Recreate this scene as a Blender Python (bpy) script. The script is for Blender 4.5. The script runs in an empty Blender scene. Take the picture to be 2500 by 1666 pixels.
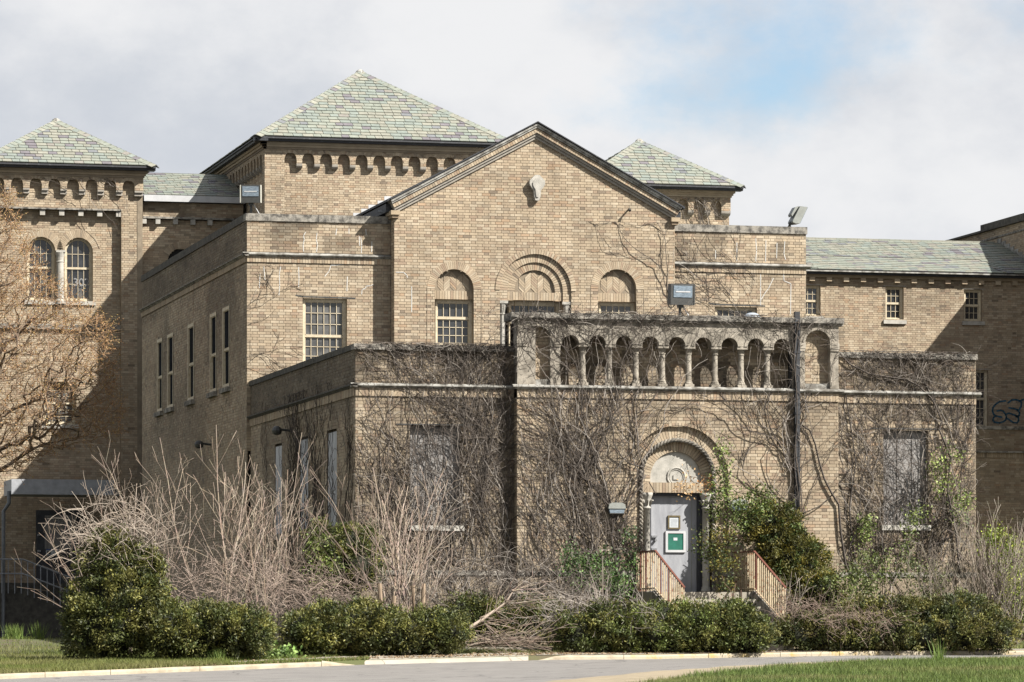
import bpy, math, random
import numpy as np
from mathutils import Vector, Matrix

# ------------------------------------------------------------------ camera, sky, sun, exposure
sc = bpy.context.scene
F = 9850.0            # focal length in pixels of a 2500 px wide picture
HOR = 1560.0          # picture row of the horizon
EYE = 0.55            # eye height (m)
TH = math.radians(13.6)
FW = np.array([math.sin(TH), math.cos(TH)]); RT = np.array([math.cos(TH), -math.sin(TH)])
CAM = np.array([-16.50, -82.02])
cd = bpy.data.cameras.new('camera'); cam = bpy.data.objects.new('camera', cd)
sc.collection.objects.link(cam); sc.camera = cam
cd.sensor_width = 36.0; cd.lens = 36.0*F/2500.0; cd.shift_y = (HOR-833.0)/2500.0
cd.clip_start = 0.5; cd.clip_end = 6000
cam.location = (CAM[0], CAM[1], EYE); cam.rotation_euler = (math.pi/2, 0, -TH)

SUN = Vector((1.1, -1.0, 1.32)).normalized()
w = bpy.data.worlds.new('World'); sc.world = w; w.use_nodes = True
nt = w.node_tree; nt.nodes.clear()
def wn(t, **k):
    n = nt.nodes.new(t)
    for a, b in k.items(): setattr(n, a, b)
    return n
out = wn('ShaderNodeOutputWorld'); bg = wn('ShaderNodeBackground'); bg.inputs['Strength'].default_value = 0.062
sky = wn('ShaderNodeTexSky', sky_type='NISHITA', sun_disc=False)
sky.sun_elevation = math.asin(SUN.z); sky.sun_rotation = math.atan2(SUN.x, SUN.y)
sky.air_density = 1.0; sky.dust_density = 1.2; sky.ozone_density = 2.0
tc = wn('ShaderNodeTexCoord')
mp = wn('ShaderNodeMapping'); mp.inputs['Location'].default_value = (-4.146, -4.536, 0.969); mp.inputs['Scale'].default_value = (1, 1, 1.5)
n1 = wn('ShaderNodeTexNoise'); n1.inputs['Scale'].default_value = 6.5; n1.inputs['Detail'].default_value = 9; n1.inputs['Roughness'].default_value = 0.58
n2 = wn('ShaderNodeTexNoise'); n2.inputs['Scale'].default_value = 10; n2.inputs['Detail'].default_value = 8; n2.inputs['Roughness'].default_value = 0.57
r1 = wn('ShaderNodeMapRange'); r1.inputs['From Min'].default_value = 0.35; r1.inputs['From Max'].default_value = 0.51; r1.interpolation_type = 'SMOOTHSTEP'
r2 = wn('ShaderNodeMapRange'); r2.inputs['From Min'].default_value = 0.37; r2.inputs['From Max'].default_value = 0.63; r2.interpolation_type = 'SMOOTHSTEP'
cm = wn('ShaderNodeMix', data_type='RGBA'); cm.inputs[6].default_value = (3.75, 3.95, 4.3, 1); cm.inputs[7].default_value = (5.25, 5.27, 5.35, 1)
mx = wn('ShaderNodeMix', data_type='RGBA')
L = nt.links.new
L(tc.outputs['Generated'], mp.inputs[0]); L(mp.outputs[0], n1.inputs['Vector']); L(mp.outputs[0], n2.inputs['Vector'])
L(n1.outputs['Fac'], r1.inputs['Value']); L(n2.outputs['Fac'], r2.inputs['Value'])
L(r2.outputs[0], cm.inputs[0]); L(r1.outputs[0], mx.inputs[0]); L(sky.outputs[0], mx.inputs[6]); L(cm.outputs[2], mx.inputs[7])
L(mx.outputs[2], bg.inputs['Color']); L(bg.outputs[0], out.inputs['Surface'])

sl = bpy.data.lights.new('sun', 'SUN'); so = bpy.data.objects.new('sun', sl); sc.collection.objects.link(so)
sl.energy = 5.0; sl.angle = math.radians(0.5); sl.color = (1.0, 0.965, 0.905)
so.rotation_euler = SUN.to_track_quat('Z', 'Y').to_euler(); so.location = (30, -60, 60)
vs = sc.view_settings; vs.view_transform = 'Standard'; vs.look = 'None'; vs.gamma = 1.0; vs.use_curve_mapping = False; vs.exposure = 1.42

# ------------------------------------------------------------------ pixels to places
def ray(px): return FW + (px-1250.0)/F*RT
def ptY(px, py, Y):
    d = ray(px); D = (Y-CAM[1])/d[1]
    return CAM[0]+D*d[0], EYE+(HOR-py)/F*D
def ptX(px, py, X):
    d = ray(px); D = (X-CAM[0])/d[0]
    return CAM[1]+D*d[1], EYE+(HOR-py)/F*D
def ptD(px, py, D):
    d = ray(px); return np.array([CAM[0]+D*d[0], CAM[1]+D*d[1], EYE+(HOR-py)/F*D])

# ------------------------------------------------------------------ helpers
R = random.Random(11); rng = np.random.default_rng(11)
coll = sc.collection
def vnoise(x, y, s=0):
    x = np.asarray(x, float); y = np.asarray(y, float)
    xi = np.floor(x).astype(np.int64); yi = np.floor(y).astype(np.int64); fx = x-xi; fy = y-yi
    def h(a, b):
        n = (a*374761393 + b*668265263 + s*1442695041) & 0xffffffff
        n = ((n ^ (n >> 13))*1274126177) & 0xffffffff
        return ((n ^ (n >> 16)) & 0xffff)/65535.0
    fx = fx*fx*(3-2*fx); fy = fy*fy*(3-2*fy)
    return (h(xi, yi)*(1-fx)+h(xi+1, yi)*fx)*(1-fy) + (h(xi, yi+1)*(1-fx)+h(xi+1, yi+1)*fx)*fy
def fbm(x, y, s=0): return (vnoise(x, y, s)+.5*vnoise(np.asarray(x)*2.1, np.asarray(y)*2.1, s+1)+.25*vnoise(np.asarray(x)*4.3, np.asarray(y)*4.3, s+2))/1.75

def mesh_np(name, V, Fc, tint=None, smooth=False):
    """V Nx3, Fc MxK (same K), tint Mx3 per face"""
    V = np.ascontiguousarray(V, np.float32); Fc = np.ascontiguousarray(Fc, np.int32)
    me = bpy.data.meshes.new(name); K = Fc.shape[1]; M = len(Fc)
    me.vertices.add(len(V)); me.vertices.foreach_set('co', V.ravel())
    me.loops.add(M*K); me.loops.foreach_set('vertex_index', Fc.ravel())
    me.polygons.add(M); me.polygons.foreach_set('loop_start', np.arange(0, M*K, K, dtype=np.int32))
    me.polygons.foreach_set('use_smooth', np.full(M, bool(smooth)))
    me.update(calc_edges=True)
    if tint is not None:
        a = me.attributes.new('tint', 'FLOAT_COLOR', 'FACE')
        c = np.ones((M, 4), np.float32); c[:, :3] = tint; a.data.foreach_set('color', c.ravel())
    return me
ROOT = {}
def mk(name, me, mat, parent=None, kind=None):
    ob = bpy.data.objects.new(name, me); coll.objects.link(ob)
    if mat is not None and me is not None and len(me.materials) == 0: me.materials.append(mat)
    if parent is not None:
        ob.parent = parent
        if parent.name in ROOT: ob.matrix_parent_inverse = Matrix.Translation(-Vector(ROOT[parent.name]))
    if kind: ob['kind'] = kind
    return ob
def tag(o, label, cat, group=None, kind=None):
    o['label'] = label; o['category'] = cat
    if group: o['group'] = group
    if kind: o['kind'] = kind
    return o
def thing(name, label, cat, loc, group=None):
    o = bpy.data.objects.new(name, None); coll.objects.link(o); o.location = loc; o.empty_display_size = .3
    ROOT[o.name] = tuple(loc); return tag(o, label, cat, group)
def struct(o): o['kind'] = 'structure'; return o

class Fr:                                   # a wall frame: u along the wall, d outwards, z up
    def __init__(s, ox, oy, ux=1.0, uy=0.0): s.O = (ox, oy); s.U = (ux, uy); s.N = (uy, -ux)
    def p(s, u, d, z): return (s.O[0]+u*s.U[0]+d*s.N[0], s.O[1]+u*s.U[1]+d*s.N[1], z)
    def pn(s, u, d, z):
        return np.stack([s.O[0]+u*s.U[0]+d*s.N[0], s.O[1]+u*s.U[1]+d*s.N[1], z+0*u], -1)
    def off(s, d): return Fr(s.O[0]+d*s.N[0], s.O[1]+d*s.N[1], *s.U)
def front(Y): return Fr(0, Y, 1, 0)          # u = X
def side(X): return Fr(X, 0, 0, -1)          # faces -X, u = -Y
WF = Fr(0, 0, 1, 0)                          # world boxes: u = X, d = -Y

class MB:
    def __init__(s): s.v = []; s.f = []; s.t = []
    def add(s, vs, fs, t=None):
        o = len(s.v); s.v += [tuple(map(float, q)) for q in vs]; s.f += [tuple(i+o for i in f) for f in fs]; s.t += [t]*len(fs); return s
    def box(s, fr, u0, u1, d0, d1, z0, z1, t=None):
        P = [fr.p(u, d, z) for z in (z0, z1) for d in (d0, d1) for u in (u0, u1)]
        return s.add(P, [(0, 2, 3, 1), (4, 5, 7, 6), (2, 6, 7, 3), (0, 1, 5, 4), (0, 4, 6, 2), (1, 3, 7, 5)], t)
    def poly(s, pts, t=None): return s.add(pts, [tuple(range(len(pts)))], t)
    def prism(s, fr, pts, d0, d1, t=None):      # outline in (u,z), extruded between depths
        n = len(pts); P = [fr.p(u, d1, z) for u, z in pts]+[fr.p(u, d0, z) for u, z in pts]
        fs = [tuple(range(n)), tuple(range(2*n-1, n-1, -1))]+[(i, i+n, (i+1) % n+n, (i+1) % n) for i in range(n)]
        return s.add(P, fs, t)
    def ring(s, fr, uc, zc, r0, r1, d0, d1, n, a0=0.0, a1=math.pi, gap=.12, tints=None):  # voussoirs
        for i in range(n):
            b0 = a0+(a1-a0)*(i+gap/2)/n; b1 = a0+(a1-a0)*(i+1-gap/2)/n
            q = [(r0, b0), (r1, b0), (r1, (b0+b1)/2), (r1, b1), (r0, b1), (r0, (b0+b1)/2)]
            s.prism(fr, [(uc+r*math.cos(a), zc+r*math.sin(a)) for r, a in q], d0, d1, tints() if tints else None)
        return s
    def strip(s, fr, pts, d0, d1, t=None):      # open surface: outline swept in depth (reveals, soffits)
        for (a, b), (c, e) in zip(pts[:-1], pts[1:]):
            s.add([fr.p(a, d1, b), fr.p(a, d0, b), fr.p(c, d0, e), fr.p(c, d1, e)], [(0, 1, 2, 3)], t)
        return s
    def tube(s, pts, r, n=6, t=None, cap=True):
        pts = [Vector(p) for p in pts]; m = len(pts); o = len(s.v); rr = r if hasattr(r, '__len__') else [r]*m
        up = Vector((0, 0, 1)); V = []
        for i, p in enumerate(pts):
            tg = (pts[min(i+1, m-1)]-pts[max(i-1, 0)]).normalized()
            a = tg.cross(up)
            if a.length < 1e-3: a = tg.cross(Vector((0, 1, 0)))
            a.normalize(); b = tg.cross(a)
            V += [p+rr[i]*(math.cos(k*2*math.pi/n)*a+math.sin(k*2*math.pi/n)*b) for k in range(n)]
        fs = [(i*n+k, i*n+(k+1) % n, (i+1)*n+(k+1) % n, (i+1)*n+k) for i in range(m-1) for k in range(n)]
        if cap: fs += [tuple(range(n-1, -1, -1)), tuple((m-1)*n+k for k in range(n))]
        return s.add(V, fs, t)
    def lathe(s, c, prof, n=12, t=None):
        V = [(c[0]+r*math.cos(k*2*math.pi/n), c[1]+r*math.sin(k*2*math.pi/n), c[2]+z) for r, z in prof for k in range(n)]
        m = len(prof)
        fs = [(i*n+k, i*n+(k+1) % n, (i+1)*n+(k+1) % n, (i+1)*n+k) for i in range(m-1) for k in range(n)]
        fs += [tuple(range(n-1, -1, -1)), tuple((m-1)*n+k for k in range(n))]
        return s.add(V, fs, t)
    def build(s, name, mat, parent=None, kind=None, smooth=False, xf=None):
        me = bpy.data.meshes.new(name); V = s.v if xf is None else [tuple(xf @ Vector(q)) for q in s.v]
        me.from_pydata(V, [], s.f)
        if any(t is not None for t in s.t):
            a = me.attributes.new('tint', 'FLOAT_COLOR', 'FACE')
            a.data.foreach_set('color', np.array([(*(t if t is not None else (1, 1, 1)), 1) for t in s.t], np.float32).ravel())
        if smooth: me.polygons.foreach_set('use_smooth', [True]*len(me.polygons))
        return mk(name, me, mat, parent, kind)

# ------------------------------------------------------------------ materials
ALB = {'brick_faces': .56, 'roof_slate': .86, 'grass_blades': .85, 'leaves': .92, 'bare_twigs': .62, 'old_asphalt': .68, 'dark_window_glass': .8, 'weathered_plywood': .85, 'grey_painted_board': 1.15, 'limestone': .72, 'grey_door_paint': .88, 'cream_window_paint': .85}
def pm(name, col, rough=.85, var=.25, scale=6.0, bump=.15, bscale=60.0, tint=False, col2=None, metal=0.0, spec=.35, detail=5, lo=.35, hi=.7, stretch=(1, 1, 1), trans=0.0):
    kk = ALB.get(name, .6); col = tuple(c*kk for c in col); col2 = None if col2 is None else tuple(c*kk for c in col2)
    m = bpy.data.materials.new(name); m.use_nodes = True; t = m.node_tree; t.nodes.clear()
    o = t.nodes.new('ShaderNodeOutputMaterial'); b = t.nodes.new('ShaderNodeBsdfPrincipled'); t.links.new(b.outputs[0], o.inputs[0])
    g = t.nodes.new('ShaderNodeNewGeometry'); mpn = t.nodes.new('ShaderNodeMapping'); mpn.inputs['Scale'].default_value = stretch
    t.links.new(g.outputs['Position'], mpn.inputs[0])
    n = t.nodes.new('ShaderNodeTexNoise'); n.inputs['Scale'].default_value = scale; n.inputs['Detail'].default_value = detail; n.inputs['Roughness'].default_value = .6
    t.links.new(mpn.outputs[0], n.inputs['Vector'])
    mr = t.nodes.new('ShaderNodeMapRange'); mr.inputs['From Min'].default_value = lo; mr.inputs['From Max'].default_value = hi
    t.links.new(n.outputs['Fac'], mr.inputs['Value'])
    mxn = t.nodes.new('ShaderNodeMix'); mxn.data_type = 'RGBA'
    c2 = col2 if col2 is not None else tuple(c*(1-var) for c in col); c1 = col if col2 is not None else tuple(min(1, c*(1+var*.6)) for c in col)
    mxn.inputs[6].default_value = (*c1, 1); mxn.inputs[7].default_value = (*c2, 1); t.links.new(mr.outputs[0], mxn.inputs[0])
    src = mxn.outputs[2]
    if tint:
        at = t.nodes.new('ShaderNodeAttribute'); at.attribute_name = 'tint'
        mm = t.nodes.new('ShaderNodeMix'); mm.data_type = 'RGBA'; mm.blend_type = 'MULTIPLY'; mm.inputs[0].default_value = 1
        t.links.new(src, mm.inputs[6]); t.links.new(at.outputs['Color'], mm.inputs[7]); src = mm.outputs[2]
    t.links.new(src, b.inputs['Base Color'])
    b.inputs['Roughness'].default_value = rough; b.inputs['Metallic'].default_value = metal; b.inputs['Specular IOR Level'].default_value = spec
    if bump > 0:
        n3 = t.nodes.new('ShaderNodeTexNoise'); n3.inputs['Scale'].default_value = bscale; n3.inputs['Detail'].default_value = 4
        t.links.new(mpn.outputs[0], n3.inputs['Vector'])
        bp = t.nodes.new('ShaderNodeBump'); bp.inputs['Strength'].default_value = bump; bp.inputs['Distance'].default_value = .02
        t.links.new(n3.outputs['Fac'], bp.inputs['Height']); t.links.new(bp.outputs[0], b.inputs['Normal'])
    if trans > 0:
        tr = t.nodes.new('ShaderNodeBsdfTranslucent'); t.links.new(src, tr.inputs['Color'])
        ms = t.nodes.new('ShaderNodeMixShader'); ms.inputs[0].default_value = trans
        t.links.new(b.outputs[0], ms.inputs[1]); t.links.new(tr.outputs[0], ms.inputs[2]); t.links.new(ms.outputs[0], o.inputs[0])
    return m
M = {}
M['brick'] = pm('brick_faces', (1, 1, 1), .9, .18, 3.0, .25, 45, tint=True)
M['mortar'] = pm('mortar', (.31, .25, .178), .95, .25, 4.0, .2)
M['stone'] = pm('limestone', (.47, .44, .385), .85, .3, 5.0, .25, 40, tint=False, col2=(.29, .275, .24))
M['oldstone'] = pm('weathered_coping_stone', (.36, .33, .28), .92, .3, 7.0, .4, 50, col2=(.10, .092, .08), lo=.42, hi=.62)
M['blackstone'] = pm('blackened_coping', (.13, .12, .10), .95, .3, 6.0, .4, 50, col2=(.05, .046, .04))
M['flash'] = pm('lead_flashing', (.47, .455, .41), .7, .25, 5.0, .2, 30, col2=(.17, .155, .13), lo=.38, hi=.6)
M['arcstone'] = pm('dirty_arcade_stone', (.45, .40, .325), .88, .3, 4.0, .3, 40, col2=(.19, .165, .13), lo=.40, hi=.66)
M['ropestone'] = pm('dark_rope_stone', (.36, .32, .26), .88, .3, 5.0, .3, 40, col2=(.12, .11, .095), lo=.38, hi=.6)
M['slate'] = pm('roof_slate', (1, 1, 1), .62, .16, 7.0, .2, 50, tint=True, spec=.4)
M['underroof'] = pm('roof_deck', (.07, .07, .065), .9)
M['gutter'] = pm('blackened_gutter', (.035, .036, .04), .6, .4, 10, .1, col2=(.10, .105, .11), lo=.55, hi=.75)
M['whitemetal'] = pm('grey_white_metal', (.60, .60, .60), .5, .12, 5)
M['canopy'] = pm('dull_canopy_metal', (.40, .41, .43), .6, .2, 5)
M['frame'] = pm('cream_window_paint', (.54, .465, .335), .65, .25, 12, .2, 60, col2=(.40, .33, .22))
M['flankglass'] = pm('dull_dark_glass', (.03, .032, .036), .4, .4, 2.5, 0, spec=0.0)
M['glass'] = pm('dark_window_glass', (.045, .047, .05), .12, .5, 2.5, .02, 8, spec=.6, col2=(.013, .014, .016))
M['curtain'] = pm('dusty_window_glass', (.16, .155, .145), .2, .5, 3.5, .02, 8, spec=.6, col2=(.05, .05, .05))
M['dark'] = pm('dark_interior', (.02, .019, .018), .95, .2)
M['roofing'] = pm('flat_roof_felt', (.10, .10, .10), .95)
M['board'] = pm('weathered_plywood', (.27, .255, .24), .9, .4, 3.0, .3, 40, stretch=(6, 6, .5), col2=(.15, .14, .132))
M['boardlight'] = pm('grey_painted_board', (.38, .38, .385), .85, .3, 3.0, .3, 40, stretch=(8, 8, .6), col2=(.22, .22, .225))
M['sealant'] = pm('white_sealant', (.66, .645, .60), .7, .25, 20)
M['doorgrey'] = pm('grey_door_paint', (.285, .288, .30), .6, .18, 3.5, .1, 20, stretch=(2.5, 2.5, .5), col2=(.205, .208, .222))
M['darkframe'] = pm('dark_door_frame', (.06, .062, .07), .6)
M['rust'] = pm('rusty_handrail', (.22, .075, .045), .8, .3, 25, .3, 80, col2=(.12, .045, .03))
M['baluster'] = pm('peeling_cream_paint', (.62, .50, .33), .8, .2, 14, .3, 80, col2=(.34, .14, .07), lo=.52, hi=.66)
M['darkrail'] = pm('grey_steel_rail', (.33, .34, .36), .6)  # plain mid grey rail metal
M['lamp'] = pm('bronze_lamp_housing', (.055, .055, .05), .5, .3, 8, spec=.5)
M['lampgrey'] = pm('grey_lamp_housing', (.30, .31, .28), .5, .15, 8, spec=.5)
M['lampwhite'] = pm('white_lamp_edge', (.68, .66, .56), .5, .1, 8)
M['lampglass'] = pm('floodlight_glass', (.30, .37, .43), .08, .5, 14, .02, 8, spec=.8, stretch=(1, 1, 5), col2=(.10, .13, .16))
M['concrete'] = pm('concrete', (.47, .42, .34), .9, .2, 2.2, .3, 50, col2=(.36, .32, .26))
M['kerbyellow'] = pm('kerb_with_worn_yellow_paint', (.50, .43, .315), .9, .2, 4.5, .4, 40, col2=(.52, .37, .13), lo=.5, hi=.68)
M['kerb'] = pm('kerb_concrete', (.50, .43, .315), .9, .2, 3.5, .4, 40, col2=(.31, .255, .175), lo=.42, hi=.75)
M['asphalt'] = pm('old_asphalt', (.255, .238, .218), .95, .25, 1.6, .5, 90, col2=(.185, .172, .158))
def crack(m, scale, dark, wdt):               # dark crack lines over an existing material
    t = m.node_tree; b = next(n for n in t.nodes if n.type == 'BSDF_PRINCIPLED'); src = b.inputs['Base Color'].links[0].from_socket
    g = t.nodes.new('ShaderNodeNewGeometry'); nz = t.nodes.new('ShaderNodeTexNoise'); nz.inputs['Scale'].default_value = 1.3; nz.inputs['Detail'].default_value = 6
    t.links.new(g.outputs['Position'], nz.inputs['Vector'])
    ad = t.nodes.new('ShaderNodeMix'); ad.data_type = 'RGBA'; ad.blend_type = 'ADD'; ad.inputs[0].default_value = 1.2; t.links.new(g.outputs['Position'], ad.inputs[6]); t.links.new(nz.outputs['Color'], ad.inputs[7])
    v = t.nodes.new('ShaderNodeTexVoronoi'); v.feature = 'DISTANCE_TO_EDGE'; v.inputs['Scale'].default_value = scale; t.links.new(ad.outputs[2], v.inputs['Vector'])
    mr = t.nodes.new('ShaderNodeMapRange'); mr.inputs['From Max'].default_value = wdt; t.links.new(v.outputs['Distance'], mr.inputs['Value'])
    mx_ = t.nodes.new('ShaderNodeMix'); mx_.data_type = 'RGBA'; mx_.inputs[6].default_value = (*dark, 1); t.links.new(mr.outputs[0], mx_.inputs[0]); t.links.new(src, mx_.inputs[7]); t.links.new(mx_.outputs[2], b.inputs['Base Color'])
crack(M['asphalt'], .33, (.05, .047, .044), .012); crack(M['concrete'], .45, (.11, .095, .07), .008)
M['soil'] = pm('grass_soil', (.105, .115, .04), .97, .3, .9, .5, 30, col2=(.13, .105, .06), lo=.45, hi=.62)
M['sand'] = pm('sandy_verge', (.42, .345, .235), .97, .3, 2.5, .5, 40, col2=(.30, .24, .15))
M['grass'] = pm('grass_blades', (1, 1, 1), .7, .2, 3, 0, tint=True, trans=.25)
M['leaf'] = pm('leaves', (1, 1, 1), .6, .2, 9, 0, tint=True, trans=.2, spec=.4)
M['twig'] = pm('bare_twigs', (1, 1, 1), .85, .2, 6, 0, tint=True)
M['core'] = pm('hedge_core_filler', (.018, .02, .008), .95, .3, 9)  # near-black colour of the added light-blocking filler
M['greenboard'] = pm('green_felt_board', (.012, .15, .10), .7, .3, 6)
M['paper'] = pm('paper', (.62, .65, .66), .8, .1, 20)
M['blueprint'] = pm('blue_print', (.06, .10, .28), .7, .1)
M['ink'] = pm('grey_ink', (.22, .25, .28), .8, .1)
M['chalk'] = pm('chalk_marks', (.30, .30, .30), .9, .1)
M['woodframe'] = pm('brown_wooden_frame', (.16, .125, .06), .8, .3, 20)
M['steel'] = pm('lock_steel', (.55, .55, .56), .35, .1, 20, metal=.8)
M['pipe'] = pm('grey_downspout', (.20, .21, .22), .5, .3, 8)
M['spray'] = pm('blue_spray_paint', (.04, .125, .185), .7, .3, 9)
M['dish'] = pm('clear_dome_plastic', (.42, .46, .50), .15, .1, 5, spec=.7)
M['terracotta'] = pm('stone_corbel', (.42, .38, .32), .9, .2, 8, .2, 40, col2=(.30, .27, .23))
M['plinth'] = pm('brown_plinth_stone', (.37, .295, .205), .92, .3, 3, .4, 40, col2=(.22, .175, .125))
# ------------------------------------------------------------------ masonry
COURSE = .0677; PER = .3175; STR = .2085
PAL = np.array([(.59, .487, .345), (.53, .422, .285), (.475, .37, .25), (.415, .305, .207), (.37, .298, .208), (.475, .332, .208), (.26, .203, .142)])
PAL = PAL.mean(0)*.0+(PAL-np.array([.475, .375, .255]))*.85+np.array([.458, .36, .249])
PW = np.array([.22, .34, .25, .09, .06, .025, .012]); PW = PW/PW.sum()
def btint(n=1, k=1.0):
    i = rng.choice(len(PAL), n, p=PW); return PAL[i]*(rng.normal(1, .05, (n, 1)))*k
def bt1(): return tuple(btint()[0])
def spans(outline, holes, z):
    xs = []; n = len(outline)
    for i in range(n):
        (x0, z0), (x1, z1) = outline[i], outline[(i+1) % n]
        if (z0 <= z) != (z1 <= z): xs.append(x0+(z-z0)/(z1-z0)*(x1-x0))
    xs.sort(); iv = [(xs[i], xs[i+1]) for i in range(0, len(xs)-1, 2)]
    for h in holes:
        if h[0] == 'rect': 
            if not (h[3] < z < h[4]): continue
            a, b = h[1], h[2]
        else:                                     # ('arch', uc, r, zbottom, zspring)
            _, uc, r, zb, zs = h
            if z < zb or z > zs+r: continue
            hw = r if z <= zs else math.sqrt(max(0, r*r-(z-zs)**2)); a, b = uc-hw, uc+hw
        nv = []
        for p, q in iv:
            if b <= p or a >= q: nv.append((p, q)); continue
            if a > p: nv.append((p, a))
            if b < q: nv.append((b, q))
        iv = nv
    return [(p, q) for p, q in iv if q-p > .015]
def boxes5(fr, u0, u1, z0, z1, d0, d1):           # N boxes without backs, in a wall frame
    P = [fr.pn(u0, d1, z0), fr.pn(u1, d1, z0), fr.pn(u1, d1, z1), fr.pn(u0, d1, z1), fr.pn(u0, d0, z0), fr.pn(u1, d0, z0), fr.pn(u1, d0, z1), fr.pn(u0, d0, z1)]
    V = np.stack(P, 1); n = len(V)
    f = np.array([(0, 1, 2, 3), (4, 0, 3, 7), (1, 5, 6, 2), (3, 2, 6, 7), (4, 5, 1, 0)])
    return V.reshape(-1, 3), (f[None]+8*np.arange(n)[:, None, None]).reshape(-1, 4)
BRICKMESH = {}
def brick_mesh(L, ti):
    key = (round(L, 3), ti)
    if key not in BRICKMESH:
        rng2 = np.random.default_rng(ti+5)
        V, f = boxes5(WF, np.array([-L/2]), np.array([L/2]), np.array([-.0292]), np.array([.0292]), np.array([-.03]), np.array([0.0]))
        c = PAL[[0, 1, 1, 2, 1, 2, 3, 0, 4, 2, 5, 1][ti]]*(.95+.1*rng2.random())
        me = mesh_np('brick', V, f, np.repeat(c[None], 5, 0)); me.materials.append(M['brick']); BRICKMESH[key] = me
    return BRICKMESH[key]
class Building:
    def __init__(s, name, label, cat, base):
        s.o = thing(name, label, cat, base); s.V = []; s.F = []; s.T = []; s.n = 0; s.mq = MB(); s.single = []; s.rings = MB()
    def raw(s, V, f, t): s.V.append(V); s.F.append(f+s.n); s.T.append(t); s.n += len(V)
    def face(s, fr, outline, holes=(), d=0.0, stain=None, single=None, k=1.0):
        zs = [q[1] for q in outline]; za, zb = min(zs), max(zs); A = []
        fr = fr.off(d) if d else fr
        for r in range(int(math.floor(za/COURSE)), int(math.ceil(zb/COURSE))):
            z0 = max(za, r*COURSE); z1 = min(zb, (r+1)*COURSE)
            if z1-z0 < .012: continue
            for a, b in spans(outline, holes, (z0+z1)/2):
                s.mq.poly([fr.p(a, -.009, z0), fr.p(b, -.009, z0), fr.p(b, -.009, z1), fr.p(a, -.009, z1)])
                ph = (r % 2)*PER/2+((r//2) % 2)*.006
                for i in range(int((a-ph)//PER)-1, int((b-ph)//PER)+1):
                    for x0, x1 in ((i*PER+ph, i*PER+ph+STR), (i*PER+ph+STR, (i+1)*PER+ph)):
                        c0 = max(a, x0); c1 = min(b, x1)
                        if c1-c0 < .03: continue
                        full = (c1-c0 > x1-x0-1e-4) and (z1-z0 > COURSE-1e-4)
                        A.append((c0+.0045, c1-.0045, z0+.0045, z1-.004, full))
        if not A: return
        A = np.array(A); n = len(A); t = btint(n, k); dj = rng.normal(0, .0016, n)
        if stain is not None: t = t*stain((A[:, 0]+A[:, 1])/2, (A[:, 2]+A[:, 3])/2)[:, None]
        zr_ = (A[:, 2]+A[:, 3])/2; ur_ = (A[:, 0]+A[:, 1])/2; t = t*(1+.30*(fbm(ur_*.45, zr_*.45, 77)-.5)+.22*(fbm(ur_*.25, zr_*2.4, 78)-.5))[:, None]
        keep = np.ones(n, bool)
        if single is not None:
            uc = (A[:, 0]+A[:, 1])/2; zc = (A[:, 2]+A[:, 3])/2
            m = (A[:, 4] > .5) & (uc > single[0]) & (uc < single[1]) & (zc > single[2]) & (zc < single[3])
            idx = np.nonzero(m)[0][:max(0, 300-len(s.single))]; keep[idx] = False
            for i in idx: s.single.append((fr, (A[i, 0]+A[i, 1])/2, (A[i, 2]+A[i, 3])/2, A[i, 1]-A[i, 0], dj[i]))
        B = A[keep]; V, f = boxes5(fr, B[:, 0], B[:, 1], B[:, 2], B[:, 3], np.full(len(B), -.03), dj[keep])
        s.raw(V, f, np.repeat(t[keep], 5, 0))
    def soldier(s, fr, u0, u1, z0, z1, d=.02, k=.97, wd=.0677, back=-.03, ang=0.0):
        n = max(1, int(round((u1-u0)/wd))); e = np.linspace(u0, u1, n+1)
        V, f = boxes5(fr, e[:-1]+.004, e[1:]-.004, np.full(n, z0+.004), np.full(n, z1-.004), np.full(n, d+back), d+rng.normal(0, .002, n))
        s.raw(V, f, np.repeat(btint(n, k), 5, 0))
        s.mq.box(fr, u0, u1, d+back, d-.008, z0, z1)
    def ring(s, fr, uc, zc, r0, r1, n, d0, d1, a0=0.0, a1=math.pi):
        s.rings.ring(fr, uc, zc, r0, r1, d0, d1, n, a0, a1, .13, bt1)
    def part(s, mb, name, mat, kind=None, smooth=False): return mb.build(name, M[mat] if isinstance(mat, str) else mat, s.o, kind, smooth)
    def finish(s):
        wall = s.mq.build('wall', M['mortar'], s.o)
        if s.V: mk('brickwork', mesh_np('brickwork', np.concatenate(s.V), np.concatenate(s.F), np.concatenate(s.T)), M['brick'], wall, 'stuff')
        if s.rings.v: s.rings.build('arch_voussoirs', M['brick'], wall, 'stuff')
        for fr, u, z, Ln, dj in s.single:
            me = brick_mesh(.199 if Ln > .15 else .0995, int(rng.integers(12)))
            ob = bpy.data.objects.new('brick', me); coll.objects.link(ob); ob.parent = wall
            ob.location = fr.p(u, dj, z); ob.rotation_euler = (0, 0, math.atan2(fr.U[1], fr.U[0]))
        s.wallob = wall
def dirty(z0, z1, lo=.35, sc_=1.1, thr=.42, seed=3, streak=False):     # soot and lichen patches on a band of wall
    def f(u, z):
        n = fbm(u*sc_, z*sc_*(.5 if streak else 1.4), seed); v = np.clip((n-thr)/.2, 0, 1)
        band = np.clip((z-z0)/max(1e-3, (z1-z0)), 0, 1)
        return 1-(1-lo)*v*band
    return f

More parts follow.
